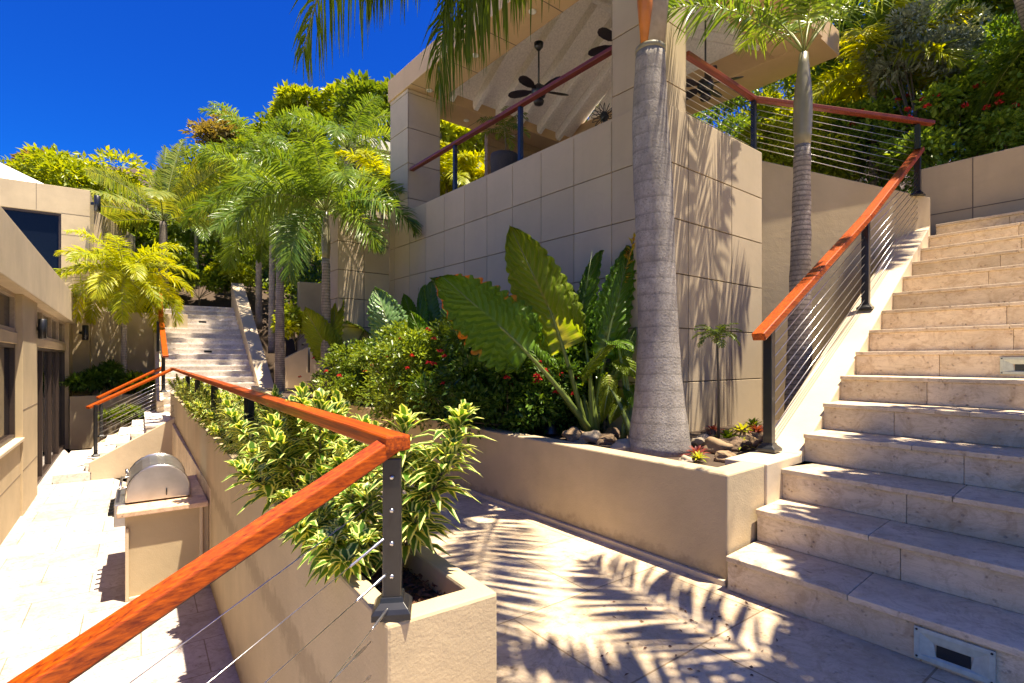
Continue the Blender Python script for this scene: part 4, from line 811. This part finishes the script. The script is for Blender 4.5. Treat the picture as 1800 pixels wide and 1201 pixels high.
# ---- hillside trees
def tree(label, px, py, D, rx, rz_, mat, nl=5000, L=.3, nc=22, flo=None):
    c = W(px, py, D); zb2 = max(0, hill(c.x, c.y)); bush('hillside_tree', label, (c.x, c.y, zb2 - .2), (c.x, c.y, c.z), (rx, rx, rz_), mat, nc, nl, L, L * .45, 'tree', 'trees on the hillside', trunk_r=.12, rc=.38)
tree('lime green leafy tree on the skyline behind the white house roof', 150, 345, 27, 2.9, 2.0, 'l_lime', 7000)
tree('small olive tree at the left end of the skyline above the roof', 85, 320, 29, 1.8, 1.2, 'l_olive', 3500)
tree('brown olive tree on the skyline between coconut palm and bright palm', 412, 262, 31, 1.9, 1.7, 'l_olive', 4500)
tree('low dark tree behind the coconut palm crown', 340, 330, 30, 2.6, 1.9, 'l_mid', 5000)
tree('broad lime green tree crowning the ridge left of the pavilion', 590, 225, 26, 2.7, 1.9, 'l_lime', 8000)
tree('bright green tree on the ridge touching the pavilion roof corner', 660, 200, 23, 1.7, 1.5, 'l_mid', 5000)
tree('dense green tree below the ridge behind the bright palms', 500, 310, 28, 3.2, 2.2, 'l_mid', 8000)
tree('shady green tree behind the yellow palm at the far planter', 210, 420, 24, 2.2, 1.7, 'l_mid', 5000)
tree('mid green tree filling the gap right of the coconut palm', 400, 370, 26, 2.6, 2.0, 'l_lime', 5000)
tree('small bushy tree left of the clad wall top', 640, 330, 20, 1.7, 1.6, 'l_mid', 4500)
tree('dark green tree glimpsed through the pavilion columns', 790, 245, 19, 1.6, 1.3, 'l_lime', 4500)
tree('green tree glimpsed beneath the right side of the pavilion roof', 1385, 235, 13.5, 1.5, 1.0, 'l_lime', 4500, .16)
tree('leafy tree seen through the pavilion behind the ceiling fans', 1150, 200, 19, 3.6, 2.2, 'l_mid', 14000, .22, 40)
tree('bright green tree filling the gap beyond the right end of the pavilion roof', 1440, 160, 15, 1.6, 1.5, 'l_lime', 5000, .16)
# bushes around the head of the white stair
for i, (px, py, D, rx, rz_, mat, lab) in enumerate(((350, 500, 20.6, 1.2, .6, 'l_mid', 'round leafed shrub at the left head of the white staircase'), (395, 492, 21, 1.0, .6, 'l_lime', 'bright shrub at the right head of the white staircase'),
    (520, 575, 16.2, .7, .5, 'l_lime', 'yellow green shrub above the sloping wall'),
    (300, 470, 20.8, 1.3, .9, 'l_mid', 'green shrub behind the orange back stair handrail'), (440, 470, 22, 1.6, .9, 'l_mid', 'dark shrub in front of the hillside retaining wall'), (250, 560, 18.6, 1.3, .8, 'l_mid', 'shrub behind the garden wall under the yellow palm'))):
    c = W(px, py, D); bush('garden_shrub', lab, (c.x, c.y, max(.3, c.z - rz_ - .2)), c, (rx, rx * .8, rz_), mat, 12, 2600, .16, .09, group='garden shrubs behind the walkway')
# far planter shrubs and potted shrub
for (px, py, D, rx, rz_, lab) in ((160, 672, 15.3, .55, .42, 'dark green cycad like shrub at left end of the far planter'), (200, 668, 15.5, .45, .42, 'dark green shrub below the yellow palm trunk'), (240, 680, 15.6, .4, .3, 'small bright shrub at right end of the far planter')):
    c = W(px, py, D); bush('planter_shrub', lab, (c.x, c.y, .28), c, (rx, rx, rz_), 'l_dark' if px < 230 else 'l_mid', 9, 1500, .2, .05, group='shrubs in the far planter')
c = G(212, 762, -.62); t = thing('potted_shrub', 'bright green grassy plant in a pot behind the short pale stair', 'potted plant', (c.x, c.y, -1.05)); D_ = c.y
mb = MB(); q = W(212, 770, D_); mb.lathe((q.x, q.y, q.z - .45), [(.16, 0), (.22, .4), (.24, .45), (.2, .45)], 20); mb.build('pot', M['beigeframe'], t, True)
mb = MB(); cc = W(218, 733, D_); crown(mb, cc, (.42, .42, .26), 10, 1600, .16, .035); mb.build('foliage', M['l_mid'], t)

# ---- right hedge, silver tree
sh = lambda px, py, D: W(px, py, D)
for i, (px, py, D, rx, ry, rz_, mat, fl, lab) in enumerate(((1560, 235, 9.3, .9, .7, .62, 'l_hedge', ('flower_r', 16, .05), 'dark hedge shrub with scattered red flowers behind the terrace cables'),
    (1700, 225, 8.2, 1.0, .7, .62, 'l_hedge', ('flower_r', 22, .05), 'glossy dark green hedge shrub above the wall at the stair head'), (1800, 175, 8.0, 1.0, .8, .9, 'l_hedge', None, 'bright green hedge shrub at the right edge above the wall'),
    (1745, 150, 8.8, 1.1, .8, .8, 'l_hedge', None, 'dark hedge shrub under the hanging palm fronds at right'), (1480, 245, 9.8, .8, .7, .5, 'l_hedge', ('flower_r', 8, .05), 'dark shrub with one red flower left of the terrace post'), (1400, 262, 9.2, .8, .6, .5, 'l_lime', None, 'lime green shrub behind the slender palm trunk'), (1270, 235, 12.5, 2.3, .8, 1.3, 'l_hedge', None, 'green shrub seen under the pavilion beam left of the railing post'))):
    c = sh(px, py, D); bush('hedge_shrub', lab, (c.x, c.y, 3.3), (c.x, c.y, c.z - .15), (rx * 1.15, ry, rz_ * 1.3), mat, 34, 11000, .085, .045, group='hedge on the upper terrace', flowers=fl, rc=.45, low=.95)
c = sh(1625, 120, 8.7); bush('silver_tree', 'silver leaved small tree above the stair head hedge', (c.x, c.y, 3.3), c, (.95, .7, .8), 'l_silver', 30, 12000, .10, .034, 'tree', trunk_r=.035)
c = sh(1560, 60, 12); bush('backdrop_tree', 'dense dark green tree behind the silver leaved tree', (c.x, c.y, 3.3), (c.x, c.y, c.z), (2.2, 1.4, 2.0), 'l_dark', 26, 9000, .2, .08, 'tree', trunk_r=.1)
c = sh(1740, 40, 11.5); bush('backdrop_tree', 'dense green tree in the top right corner behind hanging fronds', (c.x, c.y, 3.3), (c.x, c.y, c.z), (2.4, 1.4, 2.4), 'l_mid', 26, 9000, .2, .08, 'tree', trunk_r=.1)

# ---- elephant ear leaves
def ear(mb, base, tip, wid, nrm, curl=.18, scal=9, amp=.09, K=72, J=10, lobes=.42, rnd=.5):
    droop_ = random.random()
    """big arrow-shaped leaf: base = petiole joint, tip; corrugated between side veins, scalloped edge, two back lobes"""
    base = np.array(base, float); tip = np.array(tip, float); ax = tip - base; L = np.linalg.norm(ax); ax = ax / L; nrm = np.array(nrm, float); nrm = unit(nrm - ax * nrm.dot(ax)); sd = np.cross(ax, nrm)
    Vv = []; lc = []
    ts = np.linspace(-lobes, 1, K)
    for t in ts:
        if t >= 0: hw = (1 - t) ** .62 * (1 + .55 * t) * .80 * (1 if t > .05 else 1)
        else: hw = .80 * (1 - (t / lobes) ** 2 * .55)
        hw *= 1 + 1.5 * amp * (abs(sin(pi * scal * (t + lobes))) ** .7) * (1 - max(0, t) ** 4) - amp * .7
        inner = 0 if t >= 0 else .80 * .72 * (-t / lobes) ** .8
        for j in range(-J, J + 1):
            u = j / J; s_ = np.sign(u) if u != 0 else 0; x = s_ * (inner + (hw - inner) * abs(u)) * wid / 2 / .8
            tt = t - .16 * abs(u) * (wid / L) * .5 + .0
            zz = -curl * L * (tt ** 2) * .6 + .16 * abs(x) - curl * .9 * x * x / (wid / 2) + .017 * sin(2 * pi * scal * (t - .36 * abs(u))) * (abs(u) ** .5) * L * 1.6 + droop_ * max(0, t) ** 3 * -.22 * L + .03 * L * sin(5 * t + 3 * u)
            Vv.append(base + ax * tt * L + sd * x + nrm * zz); lc.append((u, max(t, -.3) * .8 + .2, rnd))
    n = 2 * J + 1; q = []
    for i in range(K - 1):
        for j in range(2 * J):
            if ts[i] < -.02 and (j == J - 1 or j == J): pass
            q.append((i * n + j, i * n + j + 1, (i + 1) * n + j + 1, (i + 1) * n + j))
    mb.arr(np.array(Vv), q, lc)
def ear_plant(name, label, root, specs, group=None, cat='plant'):
    t = thing(name, label, cat, root, group)
    for (b_, tp, wid, nrm, mat, am) in specs:
        b_ = Vector(b_); tp = Vector(tp); mb = MB(); ear(mb, b_, tp, wid, nrm, amp=am, rnd=random.random()); lf = mb.build('leaf', M[mat], t, True)
        r_ = Vector(root) + Vector((random.uniform(-.06, .06), random.uniform(-.06, .06), 0)); mid = r_.lerp(b_, .5) + Vector((0, 0, .12)); mb = MB()
        pp = [r_.lerp(mid, k / 6).lerp(mid.lerp(b_, k / 6), k / 6) for k in range(7)]; ax = (tp - b_)
        mb.tube(pp + [b_ + ax * .3, b_ + ax * .9], [.034, .030, .026, .023, .019, .015, .012, .007, .002], 8); mb.build('petiole', M['petiole'], lf, True)
    return t
EB = W(1040, 764, 5.25); EB.z = SOIL
ear_plant('elephant_ear', 'large elephant ear plant with huge scalloped leaves and orange scorched edges beside the palm trunk', EB, [
    (W(885, 580, 4.75), W(766, 476, 4.55), .70, (.15, -.9, .45), 'l_eardark', .13),
    (W(968, 548, 5.05), W(893, 390, 4.95), .56, (-.25, -1, .3), 'l_earbright', .10),
    (W(1075, 565, 5.35), W(1112, 425, 5.45), .40, (.35, -.9, .3), 'l_ear', .14),
    (W(1022, 560, 5.45), W(1043, 428, 5.5), .26, (-.6, -.7, .2), 'l_ear', .14),
    (W(1090, 640, 5.4), W(1118, 575, 5.3), .18, (.2, -.7, .7), 'l_earpale', .08),
    (W(950, 640, 5.3), W(905, 560, 5.5), .3, (-.2, -.8, .5), 'l_eardark', .1),
    (W(1010, 640, 5.5), W(1000, 540, 5.7), .3, (0, -.9, .4), 'l_ear', .1),
    (W(1050, 600, 5.55), W(1075, 500, 5.6), .34, (-.5, -.8, .3), 'l_ear', .14), (W(985, 600, 5.6), W(1015, 505, 5.65), .3, (.4, -.8, .2), 'l_earbright', .12), (W(1035, 650, 5.1), W(1070, 600, 4.9), .2, (.2, -.6, .8), 'l_earbright', .1),
    (W(905, 620, 5.5), W(850, 570, 5.6), .3, (-.2, -.7, .6), 'l_ear', .12), (W(1100, 600, 5.6), W(1118, 500, 5.7), .3, (.3, -.9, .2), 'l_eardark', .12)])
EB2 = W(700, 700, 8.2); EB2.z = SOIL
ear_plant('elephant_ear', 'elephant ear with pale silvery green leaf above the flowering shrubs', EB2, [(W(693, 592, 7.9), W(655, 500, 7.8), .62, (-.05, -1, .35), 'l_earpale', .14), (W(742, 575, 8.3), W(735, 498, 8.4), .3, (-.7, -.6, .2), 'l_ear', .1), (W(755, 560, 8.4), W(760, 488, 8.5), .42, (.1, -.9, .3), 'l_dark', .08), (W(722, 560, 8.5), W(712, 515, 8.4), .3, (.3, -.8, .5), 'l_ear', .1)])
EB3 = W(590, 690, 9.2); EB3.z = SOIL
ear_plant('elephant_ear', 'elephant ear with bright lime leaves at the left end of the raised planter', EB3, [(W(572, 605, 9.0), W(532, 540, 8.8), .52, (-.2, -.9, .5), 'l_earbright', .12), (W(583, 600, 9.1), W(592, 515, 9.2), .42, (-.4, -.8, .2), 'l_earbright', .10), (W(640, 580, 9.4), W(608, 562, 9.0), .5, (0, -.6, .8), 'l_earbright', .1), (W(628, 575, 9.6), W(622, 532, 9.7), .36, (.1, -.9, .3), 'l_dark', .08), (W(560, 620, 9.2), W(548, 580, 9.0), .3, (-.3, -.8, .4), 'l_ear', .1)])
EB5 = W(820, 700, 7.0); EB5.z = SOIL
ear_plant('elephant_ear', 'small dark elephant ear behind the sunlit flowering shrubs', EB5, [(W(800, 590, 6.9), W(782, 520, 6.9), .34, (-.2, -1, .3), 'l_dark', .1), (W(745, 600, 7.0), W(720, 545, 6.9), .3, (-.1, -.8, .5), 'l_ear', .1), (W(830, 600, 7.1), W(845, 540, 7.1), .26, (.4, -.8, .3), 'l_ear', .12)])
EB4 = W(1105, 745, 5.0); EB4.z = SOIL
ear_plant('philodendron', 'low bright leaved philodendron tucked between elephant ears and the palm trunk', EB4, [(W(1070, 680, 5.1), W(1060, 735, 4.9), .15, (-.1, -.9, .4), 'l_earbright', .2), (W(1098, 640, 5.2), W(1130, 665, 5.0), .22, (0, -.6, .8), 'l_earbright', .1), (W(1092, 700, 5.1), W(1075, 735, 4.9), .18, (0, -.8, .6), 'l_earbright', .15), (W(1085, 600, 5.3), W(1115, 610, 5.1), .2, (.1, -.7, .7), 'l_ear', .1), (W(1110, 690, 5.1), W(1128, 725, 4.9), .15, (.1, -.8, .5), 'l_ear', .1)])
# croton spike
q0 = W(1062, 620, 5.5); t = thing('croton', 'tall yellow and red croton spike rising behind the elephant ear leaves', 'plant', (q0.x, q0.y, SOIL)); mb = MB(); q1 = W(1115, 420, 5.5)
P_ = np.array([q0.lerp(q1, f) for f in rng.random(170)]); d = sphere(170) * .8 + np.array([.2, -.1, .9]); leaves(mb, P_, d, .085, .032); mb.build('foliage', M['croton'], t); mb = MB(); mb.tube([(q0.x, q0.y, SOIL), q0, q1], [.012, .01, .004], 6); mb.build('stem', M['stem'], t)

# ---- flowering shrubs along the raised planter
def ctr(px, py, D): return W(px, py, D)
for i, (px, py, D, rx, rz_, mat, lab) in enumerate(((610, 640, 9.3, .75, .42, 'l_ixora', 'leafy flowering shrub at the far left of the raised planter'), (655, 655, 8.2, .7, .45, 'l_ixora', 'flowering shrub below the pale elephant ear leaf'),
    (715, 655, 7.2, .62, .48, 'l_ixora', 'sunlit flowering shrub with an orange bloom in the raised planter'), (770, 650, 6.6, .62, .55, 'l_ixora', 'sunlit flowering shrub left of the scorched elephant ear leaf'),
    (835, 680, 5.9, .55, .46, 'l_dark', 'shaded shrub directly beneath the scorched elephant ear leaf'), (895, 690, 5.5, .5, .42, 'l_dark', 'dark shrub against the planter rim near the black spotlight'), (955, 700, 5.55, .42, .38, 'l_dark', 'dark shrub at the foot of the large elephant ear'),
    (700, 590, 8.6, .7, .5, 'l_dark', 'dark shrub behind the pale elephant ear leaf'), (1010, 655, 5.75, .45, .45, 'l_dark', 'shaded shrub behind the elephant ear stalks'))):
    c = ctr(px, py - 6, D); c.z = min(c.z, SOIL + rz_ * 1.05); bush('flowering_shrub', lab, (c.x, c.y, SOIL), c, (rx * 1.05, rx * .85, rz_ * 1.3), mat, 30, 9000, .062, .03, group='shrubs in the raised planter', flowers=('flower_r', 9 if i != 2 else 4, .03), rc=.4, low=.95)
# orange bloom
q = ctr(697, 686, 6.4); mb = MB(); s = sphere(60); s[:, 2] = np.abs(s[:, 2]); leaves(mb, np.array(q) + s * .02, s, .07, .05); tag(mb.build('orange_bloom', M['flower_o'], at=q), 'single orange flower head on the sunlit shrub above the planter rim', 'flower')

# ---- sapling palm right of trunk
q = W(1263, 742, 4.75); q.z = SOIL; tp = W(1260, 588, 4.75); t = thing('palm_sapling', 'thin young plant on a bare stem between palm trunk and stair post', 'plant', q)
mb = MB(); mb.tube([q, q.lerp(tp, .5) + Vector((.01, 0, 0)), tp], [.014, .011, .008], 8); mb.build('stem', M['stem'], t, True); mb = MB(); mr = MB()
for k in range(16): frond(mr, mb, tp, k * 2.4, 1.0 - .07 * k, .22, 1.2, 10, .07, .014, .2, .3)
lf = mb.build('foliage', M['l_mid'], t); mr.build('leaf_stalks', M['petiole'], lf)

# ---- bromeliads
def brom_proto(mat, n, L, Wd, el=(1.3, .25)):
    mb = MB(); k = np.arange(n); az = k * 2.4; e = el[0] + (el[1] - el[0]) * k / n; D = np.c_[np.cos(az) * np.cos(e), np.sin(az) * np.cos(e), np.sin(e)]; S = np.c_[-np.sin(az), np.cos(az), np.zeros(n)]
    blades(mb, D * .01, D, S, L * (.8 + .3 * rng.random(n)), Wd, .35, .35, (.8, 1, .8, .05)); return mb.build('bromeliad', M[mat], at=(0, 0, 0)).data
bpro = {'y': brom_proto('brom_y', 22, .15, .028), 'r': brom_proto('brom_r', 26, .14, .022), 's': brom_proto('brom_s', 20, .13, .016), 'g': brom_proto('l_mid', 24, .16, .03)}
for o in [o for o in bpy.data.objects if o.name.startswith('bromeliad')]: bpy.data.objects.remove(o)
spots = [(885 + 105, 752, 'pale pink spiky bromeliad beside the black spotlight', 's', 1.), (1115, 782, 'small green bromeliad left of the palm trunk base', 'g', .7), (1165, 790, 'yellow bromeliad directly in front of the palm trunk', 'y', .85), (1225, 800, 'dark red bromeliad right of the palm trunk base', 'r', .9), (1228, 806, 'bright yellow bromeliad at the planter rim right of the trunk', 'y', .6),
         (1300, 785, 'yellow green bromeliad near the stair post base', 'y', .9), (1240, 745, 'yellow bromeliad at left foot of the thin sapling', 'y', 1.), (1305, 722, 'yellow bromeliad behind the rocks near the stair wall', 'y', 1.), (1280, 740, 'dark green bromeliad at right foot of the sapling', 'g', 1.), (1325, 752, 'green and red bromeliad touching the stair post', 'g', 1.1), (1330, 735, 'red bromeliad behind the stair post', 'r', 1.), (1145, 765, 'pink spiky bromeliad against the palm trunk flare', 's', .9), (1255, 725, 'red bromeliad behind the sapling stem', 'r', .9)]
for (px, py, lab, kd, s) in spots:
    q = G(px, max(py, 745), SOIL + .03) if py > 740 else W(px, 745, 4.9)
    q.z = SOIL + .02; 
    if py < 740: q = W(px, py, 5.1); q.z = SOIL + .06
    o = bpy.data.objects.new('bromeliad', bpro[kd]); C.objects.link(o); o.location = q; o.scale = (s * 1.15,) * 3; o.rotation_euler = (random.uniform(-.2, .2), random.uniform(-.2, .2), random.random() * 6); tag(o, lab, 'bromeliad', 'bromeliads around the palm trunk')
# ---- rocks
def rock(pos, s, mat, lab, seed):
    import bmesh
    bm = bmesh.new(); bmesh.ops.create_icosphere(bm, subdivisions=3, radius=1)
    for v in bm.verts:
        n_ = noise.noise(v.co * 1.1 + Vector((seed * 3.1, 0, 0))) * .55 + noise.noise(v.co * 3 + Vector((seed, 5, 0))) * .16; v.co = v.co * (1 + n_); v.co.x *= s[0]; v.co.y *= s[1]; v.co.z *= s[2]
    me = bpy.data.meshes.new('rock'); bm.to_mesh(me); bm.free(); me.materials.append(M[mat]); o = bpy.data.objects.new('rock', me); C.objects.link(o); o.location = pos; o.rotation_euler = (0, 0, seed); 
    for p in me.polygons: p.use_smooth = seed % 2 == 0
    tag(o, lab, 'rock', 'rocks around the palm trunk')
rl = [(1010, 757, .13, 'rock', 'flat tan rock at the left end of the rock bed'), (1040, 762, .12, 'rock_pale', 'pale flat rock next to the spiky pink bromeliad'), (1065, 765, .10, 'rock', 'rounded tan rock in the middle of the left rock bed'), (1075, 752, .09, 'rock_dark', 'brown rock behind the left rock bed'), (1022, 772, .07, 'rock', 'small tan rock on the planter rim'), (1095, 778, .10, 'rock_pale', 'pale rock touching the left of the palm trunk'),
      (1235, 770, .12, 'rock_pale', 'pale rock touching the right of the palm trunk'), (1262, 780, .13, 'rock', 'large tan rock right of the trunk'), (1290, 775, .12, 'rock_dark', 'brown rock between trunk and stair post'), (1315, 770, .11, 'rock', 'tan rock beside the stair post'), (1250, 757, .10, 'rock_dark', 'orange brown rock behind the pale rock'), (1300, 757, .11, 'rock_dark', 'dark brown rock at the foot of the sapling'), (1335, 762, .09, 'rock', 'small rock behind the stair post'), (1205, 800, .06, 'rock_pale', 'little pale stone by the rim in front of the trunk'), (1275, 795, .08, 'rock', 'tan stone at the right corner of the rim')]
for i, (px, py, s, mt, lab) in enumerate(rl):
    q = G(px, py + 12, SOIL + .02); rock(q + Z * s * .2, (s, s * .7, s * .55), mt, lab, i + 1)
q = G(968, 757, TOPR); q.z = SOIL; t = thing('garden_spotlight', 'small black cone garden spotlight on the planter rim left of the rocks', 'spotlight', q); mb = MB(); mb.lathe(q + Z * .02, [(.075, 0), (.07, .02), (.03, .12), (.02, .13)], 20); mb.build('shade', M['black'], t, True); mb = MB(); mb.tube([q, q + Z * .03], .012, 8); mb.build('stake', M['black'], t)

# ---- variegated dracaenas in the narrow planter
def drac(name, label, spec, group, nl=56, L=.185, Wd=.036):
    """spec: list of (base offset, tip offset)"""
    t = thing(name, label, 'plant', (0, 0, 0), group); st = MB(); lf = MB()
    for (b_, tp) in spec:
        b_ = Vector(b_); tp = Vector(tp); mid = b_.lerp(tp, .5) + Vector((0, 0, .05)); pts = [b_.lerp(mid, k / 5).lerp(mid.lerp(tp, k / 5), k / 5) for k in range(6)]; st.tube(pts, [.009, .008, .007, .006, .005, .004], 6)
        n = nl; f = rng.random(n) ** .75; f.sort(); hgt_ = (tp - b_).length; f0 = max(.3, 1 - .30 / hgt_); ff = f0 + (1 - f0) * f
        P_ = np.array([b_.lerp(mid, x).lerp(mid.lerp(tp, x), x) for x in ff]); az = np.arange(n) * 2.4 + rng.random() * 6; e = .12 + 1.2 * f ** 2.2 + rng.normal(size=n) * .12
        D = np.c_[np.cos(az) * np.cos(e), np.sin(az) * np.cos(e), np.sin(e)] + np.array((tp - b_).normalized()) * .25; S = np.c_[-np.sin(az), np.cos(az), np.zeros(n)]
        Ls = L * (1 - .35 * f ** 3) * (.8 + .4 * rng.random(n)); blades(lf, P_, D, S, Ls, Wd * (.8 + .4 * rng.random(n)), .3 + .25 * rng.random(n), .2, (.4, 1., .95, .05), (0, .3, .65, 1))
    st.build('stems', M['stem'], t, True); lf.build('foliage', M['l_var'], t); return t
def spec(nst, h, spread, lean=(0, 0)):
    out = []
    for k in range(nst):
        a = k * 2.4 + random.random(); r = spread * math.sqrt((k + .5) / nst); b_ = (cos(a) * .03, sin(a) * .03, 0); out.append((b_, (cos(a) * r + lean[0], sin(a) * r + lean[1], h * (.55 + .5 * random.random()) * (1 - .25 * r / spread))))
    return out
random.seed(5)
protos = [drac('variegated_dracaena', '', spec(15, .66, .40), 'variegated dracaenas in the narrow planter') for _ in range(3)]
ordn = ['second', 'third', 'fourth', 'fifth', 'sixth', 'seventh', 'eighth', 'ninth', 'tenth', 'eleventh', 'twelfth', 'thirteenth', 'fourteenth', 'fifteenth', 'sixteenth']
dist = [1.45, 1.95, 2.5, 3.05, 3.65, 4.3, 5.0, 5.75, 6.5, 7.3, 8.2, 9.2, 10.3, 11.5, 12.7]
for i, dI in enumerate(dist):
    pr = protos[i % 3]; pos = B0 + Wv * dI + Uw * (.20 + .03 * (i % 2)) + Z * (TOPB - .1); lab = 'bushy variegated yellow and green dracaena, %s plant from the corner post of the narrow planter' % ordn[i]; s = (1.05 if i < 3 else .82) + .1 * random.random()
    if i < 3: pr.location = pos; pr['label'] = lab; pr.scale = (s, s, s); pr.rotation_euler = (0, 0, random.random() * 6)
    else: dup(pr, pos, random.random() * 6, s, lab)
# nearest plants, shaped after the photograph
def near(label, root, tips, nl=62, L=.15):
    rt = Vector(root); sp_ = [((random.uniform(-.02, .02), random.uniform(-.02, .02), 0), tuple(Vector(W(*tp)) - rt)) for tp in tips]; t = drac('variegated_dracaena', label, sp_, 'variegated dracaenas in the narrow planter', nl, L, .038); t.location = rt; return t
near('tall variegated dracaena leaning right past the black corner post', B0 + Wv * .55 + Uw * .25 + Z * (TOPB - .1), [(712, 740, 2.1), (818, 725, 2.05), (795, 800, 2.0), (760, 850, 2.05), (735, 905, 2.0), (745, 800, 2.2), (690, 800, 2.15), (805, 770, 2.25)], 46, .20)
near('bushy variegated dracaena spilling over the wall left of the corner post', B0 + Wv * .95 + Uw * .18 + Z * (TOPB - .1), [(560, 905, 2.15), (600, 940, 2.05), (540, 860, 2.3), (620, 870, 2.2), (650, 880, 2.15), (575, 965, 1.95), (640, 960, 2.0), (500, 880, 2.4), (640, 830, 2.4), (560, 830, 2.5), (520, 930, 2.05), (610, 1000, 1.9), (690, 940, 2.1), (600, 800, 2.4), (660, 760, 2.5)], 50, .18)

# ================================================================== SMALL OBJECTS
# ceiling fans
def fan(px, py, D, ztop, lab, s=1., rot=0.):
    c = W(px, py, D); t = thing('ceiling_fan', lab, 'ceiling fan', (c.x, c.y, c.z), 'black ceiling fans in the pavilion')
    mb = MB(); mb.tube([c + Z * .05, (c.x, c.y, ztop)], .014, 8); mb.build('rod', M['black'], t, True); mb = MB(); mb.lathe((c.x, c.y, ztop - .06), [(.02, -.06), (.07, 0), (.075, .06)], 16); mb.build('canopy', M['black'], t, True)
    mb = MB(); mb.lathe(c, [(.03, -.12), (.10, -.09), (.12, -.02), (.11, .05), (.05, .09), (.02, .12)], 20); mb.build('motor', M['black'], t, True)
    mb = MB(); mb.lathe(c - Z * .16, [(.02, -.07), (.07, -.05), (.085, 0), (.05, .045)], 18); mb.build('bowl', M['fandark'], t, True)
    for k in range(5):
        a = rot + k * 2 * pi / 5; d = Vector((cos(a), sin(a), 0)); p = Vector((-sin(a), cos(a), 0)); mb = MB(); o = c + Z * .0; outl = [(.10, .02), (.18, .035), (.26, .07), (.38, .085), (.5, .08), (.57, .05), (.60, 0)]
        Vb = [o + d * x * s + p * y * s + Z * y * .25 for x, y in outl] + [o + d * x * s - p * y * s - Z * y * .25 for x, y in reversed(outl[:-1])]; n_ = len(Vb); mb.poly(Vb + [v + Z * .009 for v in Vb], [tuple(range(n_ - 1, -1, -1)), tuple(range(n_, 2 * n_))] + [(i, (i + 1) % n_, n_ + (i + 1) % n_, n_ + i) for i in range(n_)]); mb.build('blade', M['fandark'], t)
fan(947, 160, 8.3, W(947, 76, 8.3).z, 'black ceiling fan on a long rod in the middle of the pavilion opening', .85, .3); fan(1092, 78, 7.6, 6.75, 'black ceiling fan half hidden behind the near pavilion column', .85, .1); fan(1240, 150, 7.7, 6.6, 'black ceiling fan seen above the right parapet beside the palm trunk', .85, .8)
# standing fan near the column
q = W(1062, 205, 8.6); t = thing('standing_fan', 'black caged fan standing by the pavilion parapet left of the near column', 'fan', (q.x, q.y, FLOORP))
mb = MB(); mb.tube([(q.x, q.y, 4.0), q], .02, 8); mb.build('stand', M['black'], t); mb = MB()
for k in range(16): a = 2 * pi * k / 16; mb.tube([q + Vector((0, -.1, 0)), q + Vector((cos(a) * .2, -.05, sin(a) * .2)), q + Vector((cos(a) * .2, .05, sin(a) * .2)), q + Vector((0, .1, 0))], .006, 5)
mb.build('cage', M['black'], t); mb = MB(); mb.lathe(q - Z * .06, [(.05, 0), (.07, .06), (.05, .12)], 14); mb.build('motor', M['black'], t)
# pot with plant on parapet
a_ = onleft(863); q = P0 + U * .30 + V * a_ + Z * TOPP; D_ = q.y; t = thing('potted_plant', 'young plant in a dark woven pot on the pavilion parapet', 'potted plant', q)
mb = MB(); mb.lathe(q, [(.16, 0), (.19, .1), (.205, .3), (.20, .36), (.17, .37), (.16, .33)], 28); mb.build('pot', M['pot'], t, True)
mb = MB(); tp = q + Z * .75; mb.tube([q + Z * .33, q + Z * .5 + Vector((.03, 0, 0)), tp], [.012, .01, .006], 6); mb.tube([q + Z * .33, q + Z * .5 + Vector((.12, 0, 0))], [.008, .005], 6); mb.build('stem', M['stem'], t); mb = MB(); mr = MB()
for k in range(12): frond(mr, mb, tp, k * 2.4, 1.1 - .09 * k, .42, 1.2, 14, .12, .02, .2, .3)
lf = mb.build('foliage', M['l_mid'], t); mr.build('leaf_stalks', M['petiole'], lf)
q = W(1511, 180, 11.2); t = thing('gate_post', 'slim pale stucco post standing among the hedge behind the terrace railing', 'post', (q.x, q.y, 3.3)); mb = MB(); mb.cbox((q.x, q.y, (3.3 + q.z) / 2), .17, .17, q.z - 3.3, .6); mb.build('post', M['cap'], t, bevel=.01); mb = MB(); mb.cbox((q.x, q.y, q.z + .031), .22, .22, .06, .6); mb.build('cap', M['cap'], t, bevel=.008)
# security floodlight at far pavilion corner
q = W(692, 163, 10.4); t = thing('floodlight', 'small black floodlight fixed to the far top corner of the pavilion', 'floodlight', q); mb = MB(); mb.cbox(q, .10, .12, .2, .3); mb.build('housing', M['black'], t, bevel=.01); mb = MB(); mb.tube([q, q + Vector((.1, .0, .0))], .02, 8); mb.build('arm', M['black'], t)
# far building seen behind the pavilion column
q = W(640, 290, 17.5); t = thing('neighbouring_building', 'grey walled building with sloping roof edge beyond the pavilion column', 'building', (q.x, q.y, 3)); mb = MB(); mb.box(Vector((q.x, q.y, 2.5)), Uw * 2.4, Wv * 4, Z * (W(0, 262, 17.5).z - 2.5)); mb.build('wall', M['stucco'], t); mb = MB(); zz = W(0, 262, 17.5).z + .002; o = Vector((q.x, q.y, zz)) - Uw * .3 - Wv * .3; mb.box(o, Uw * 3, Wv * 4.6, Z * .3); mb.build('roof', M['white'], t)
q = W(770, 300, 16.5); t = thing('rear_wall', 'sunlit pale stone wall beyond the pavilion seen under its far beam', 'wall', (q.x, q.y, 3.3)); mb = MB(); mb.box(Vector((q.x + 1.0, q.y, 3.2)), U * 5, V * .3, Z * 2.3); mb.build('wall', M['whitestone'], t)
# fallen leaves on the landing
for k in range(44):
    px = random.uniform(1050, 1420); py = random.uniform(1050, 1190); q = G(px, py, .006); mb = MB(); d = sphere(1); d[:, 2] *= .1; leaves(mb, np.array([q]), d, random.uniform(.018, .035), .012); tag(mb.build('fallen_leaf', M['mulch'], at=q), 'small dry brown leaf fallen on the travertine landing', 'leaf', 'dry leaves on the landing')
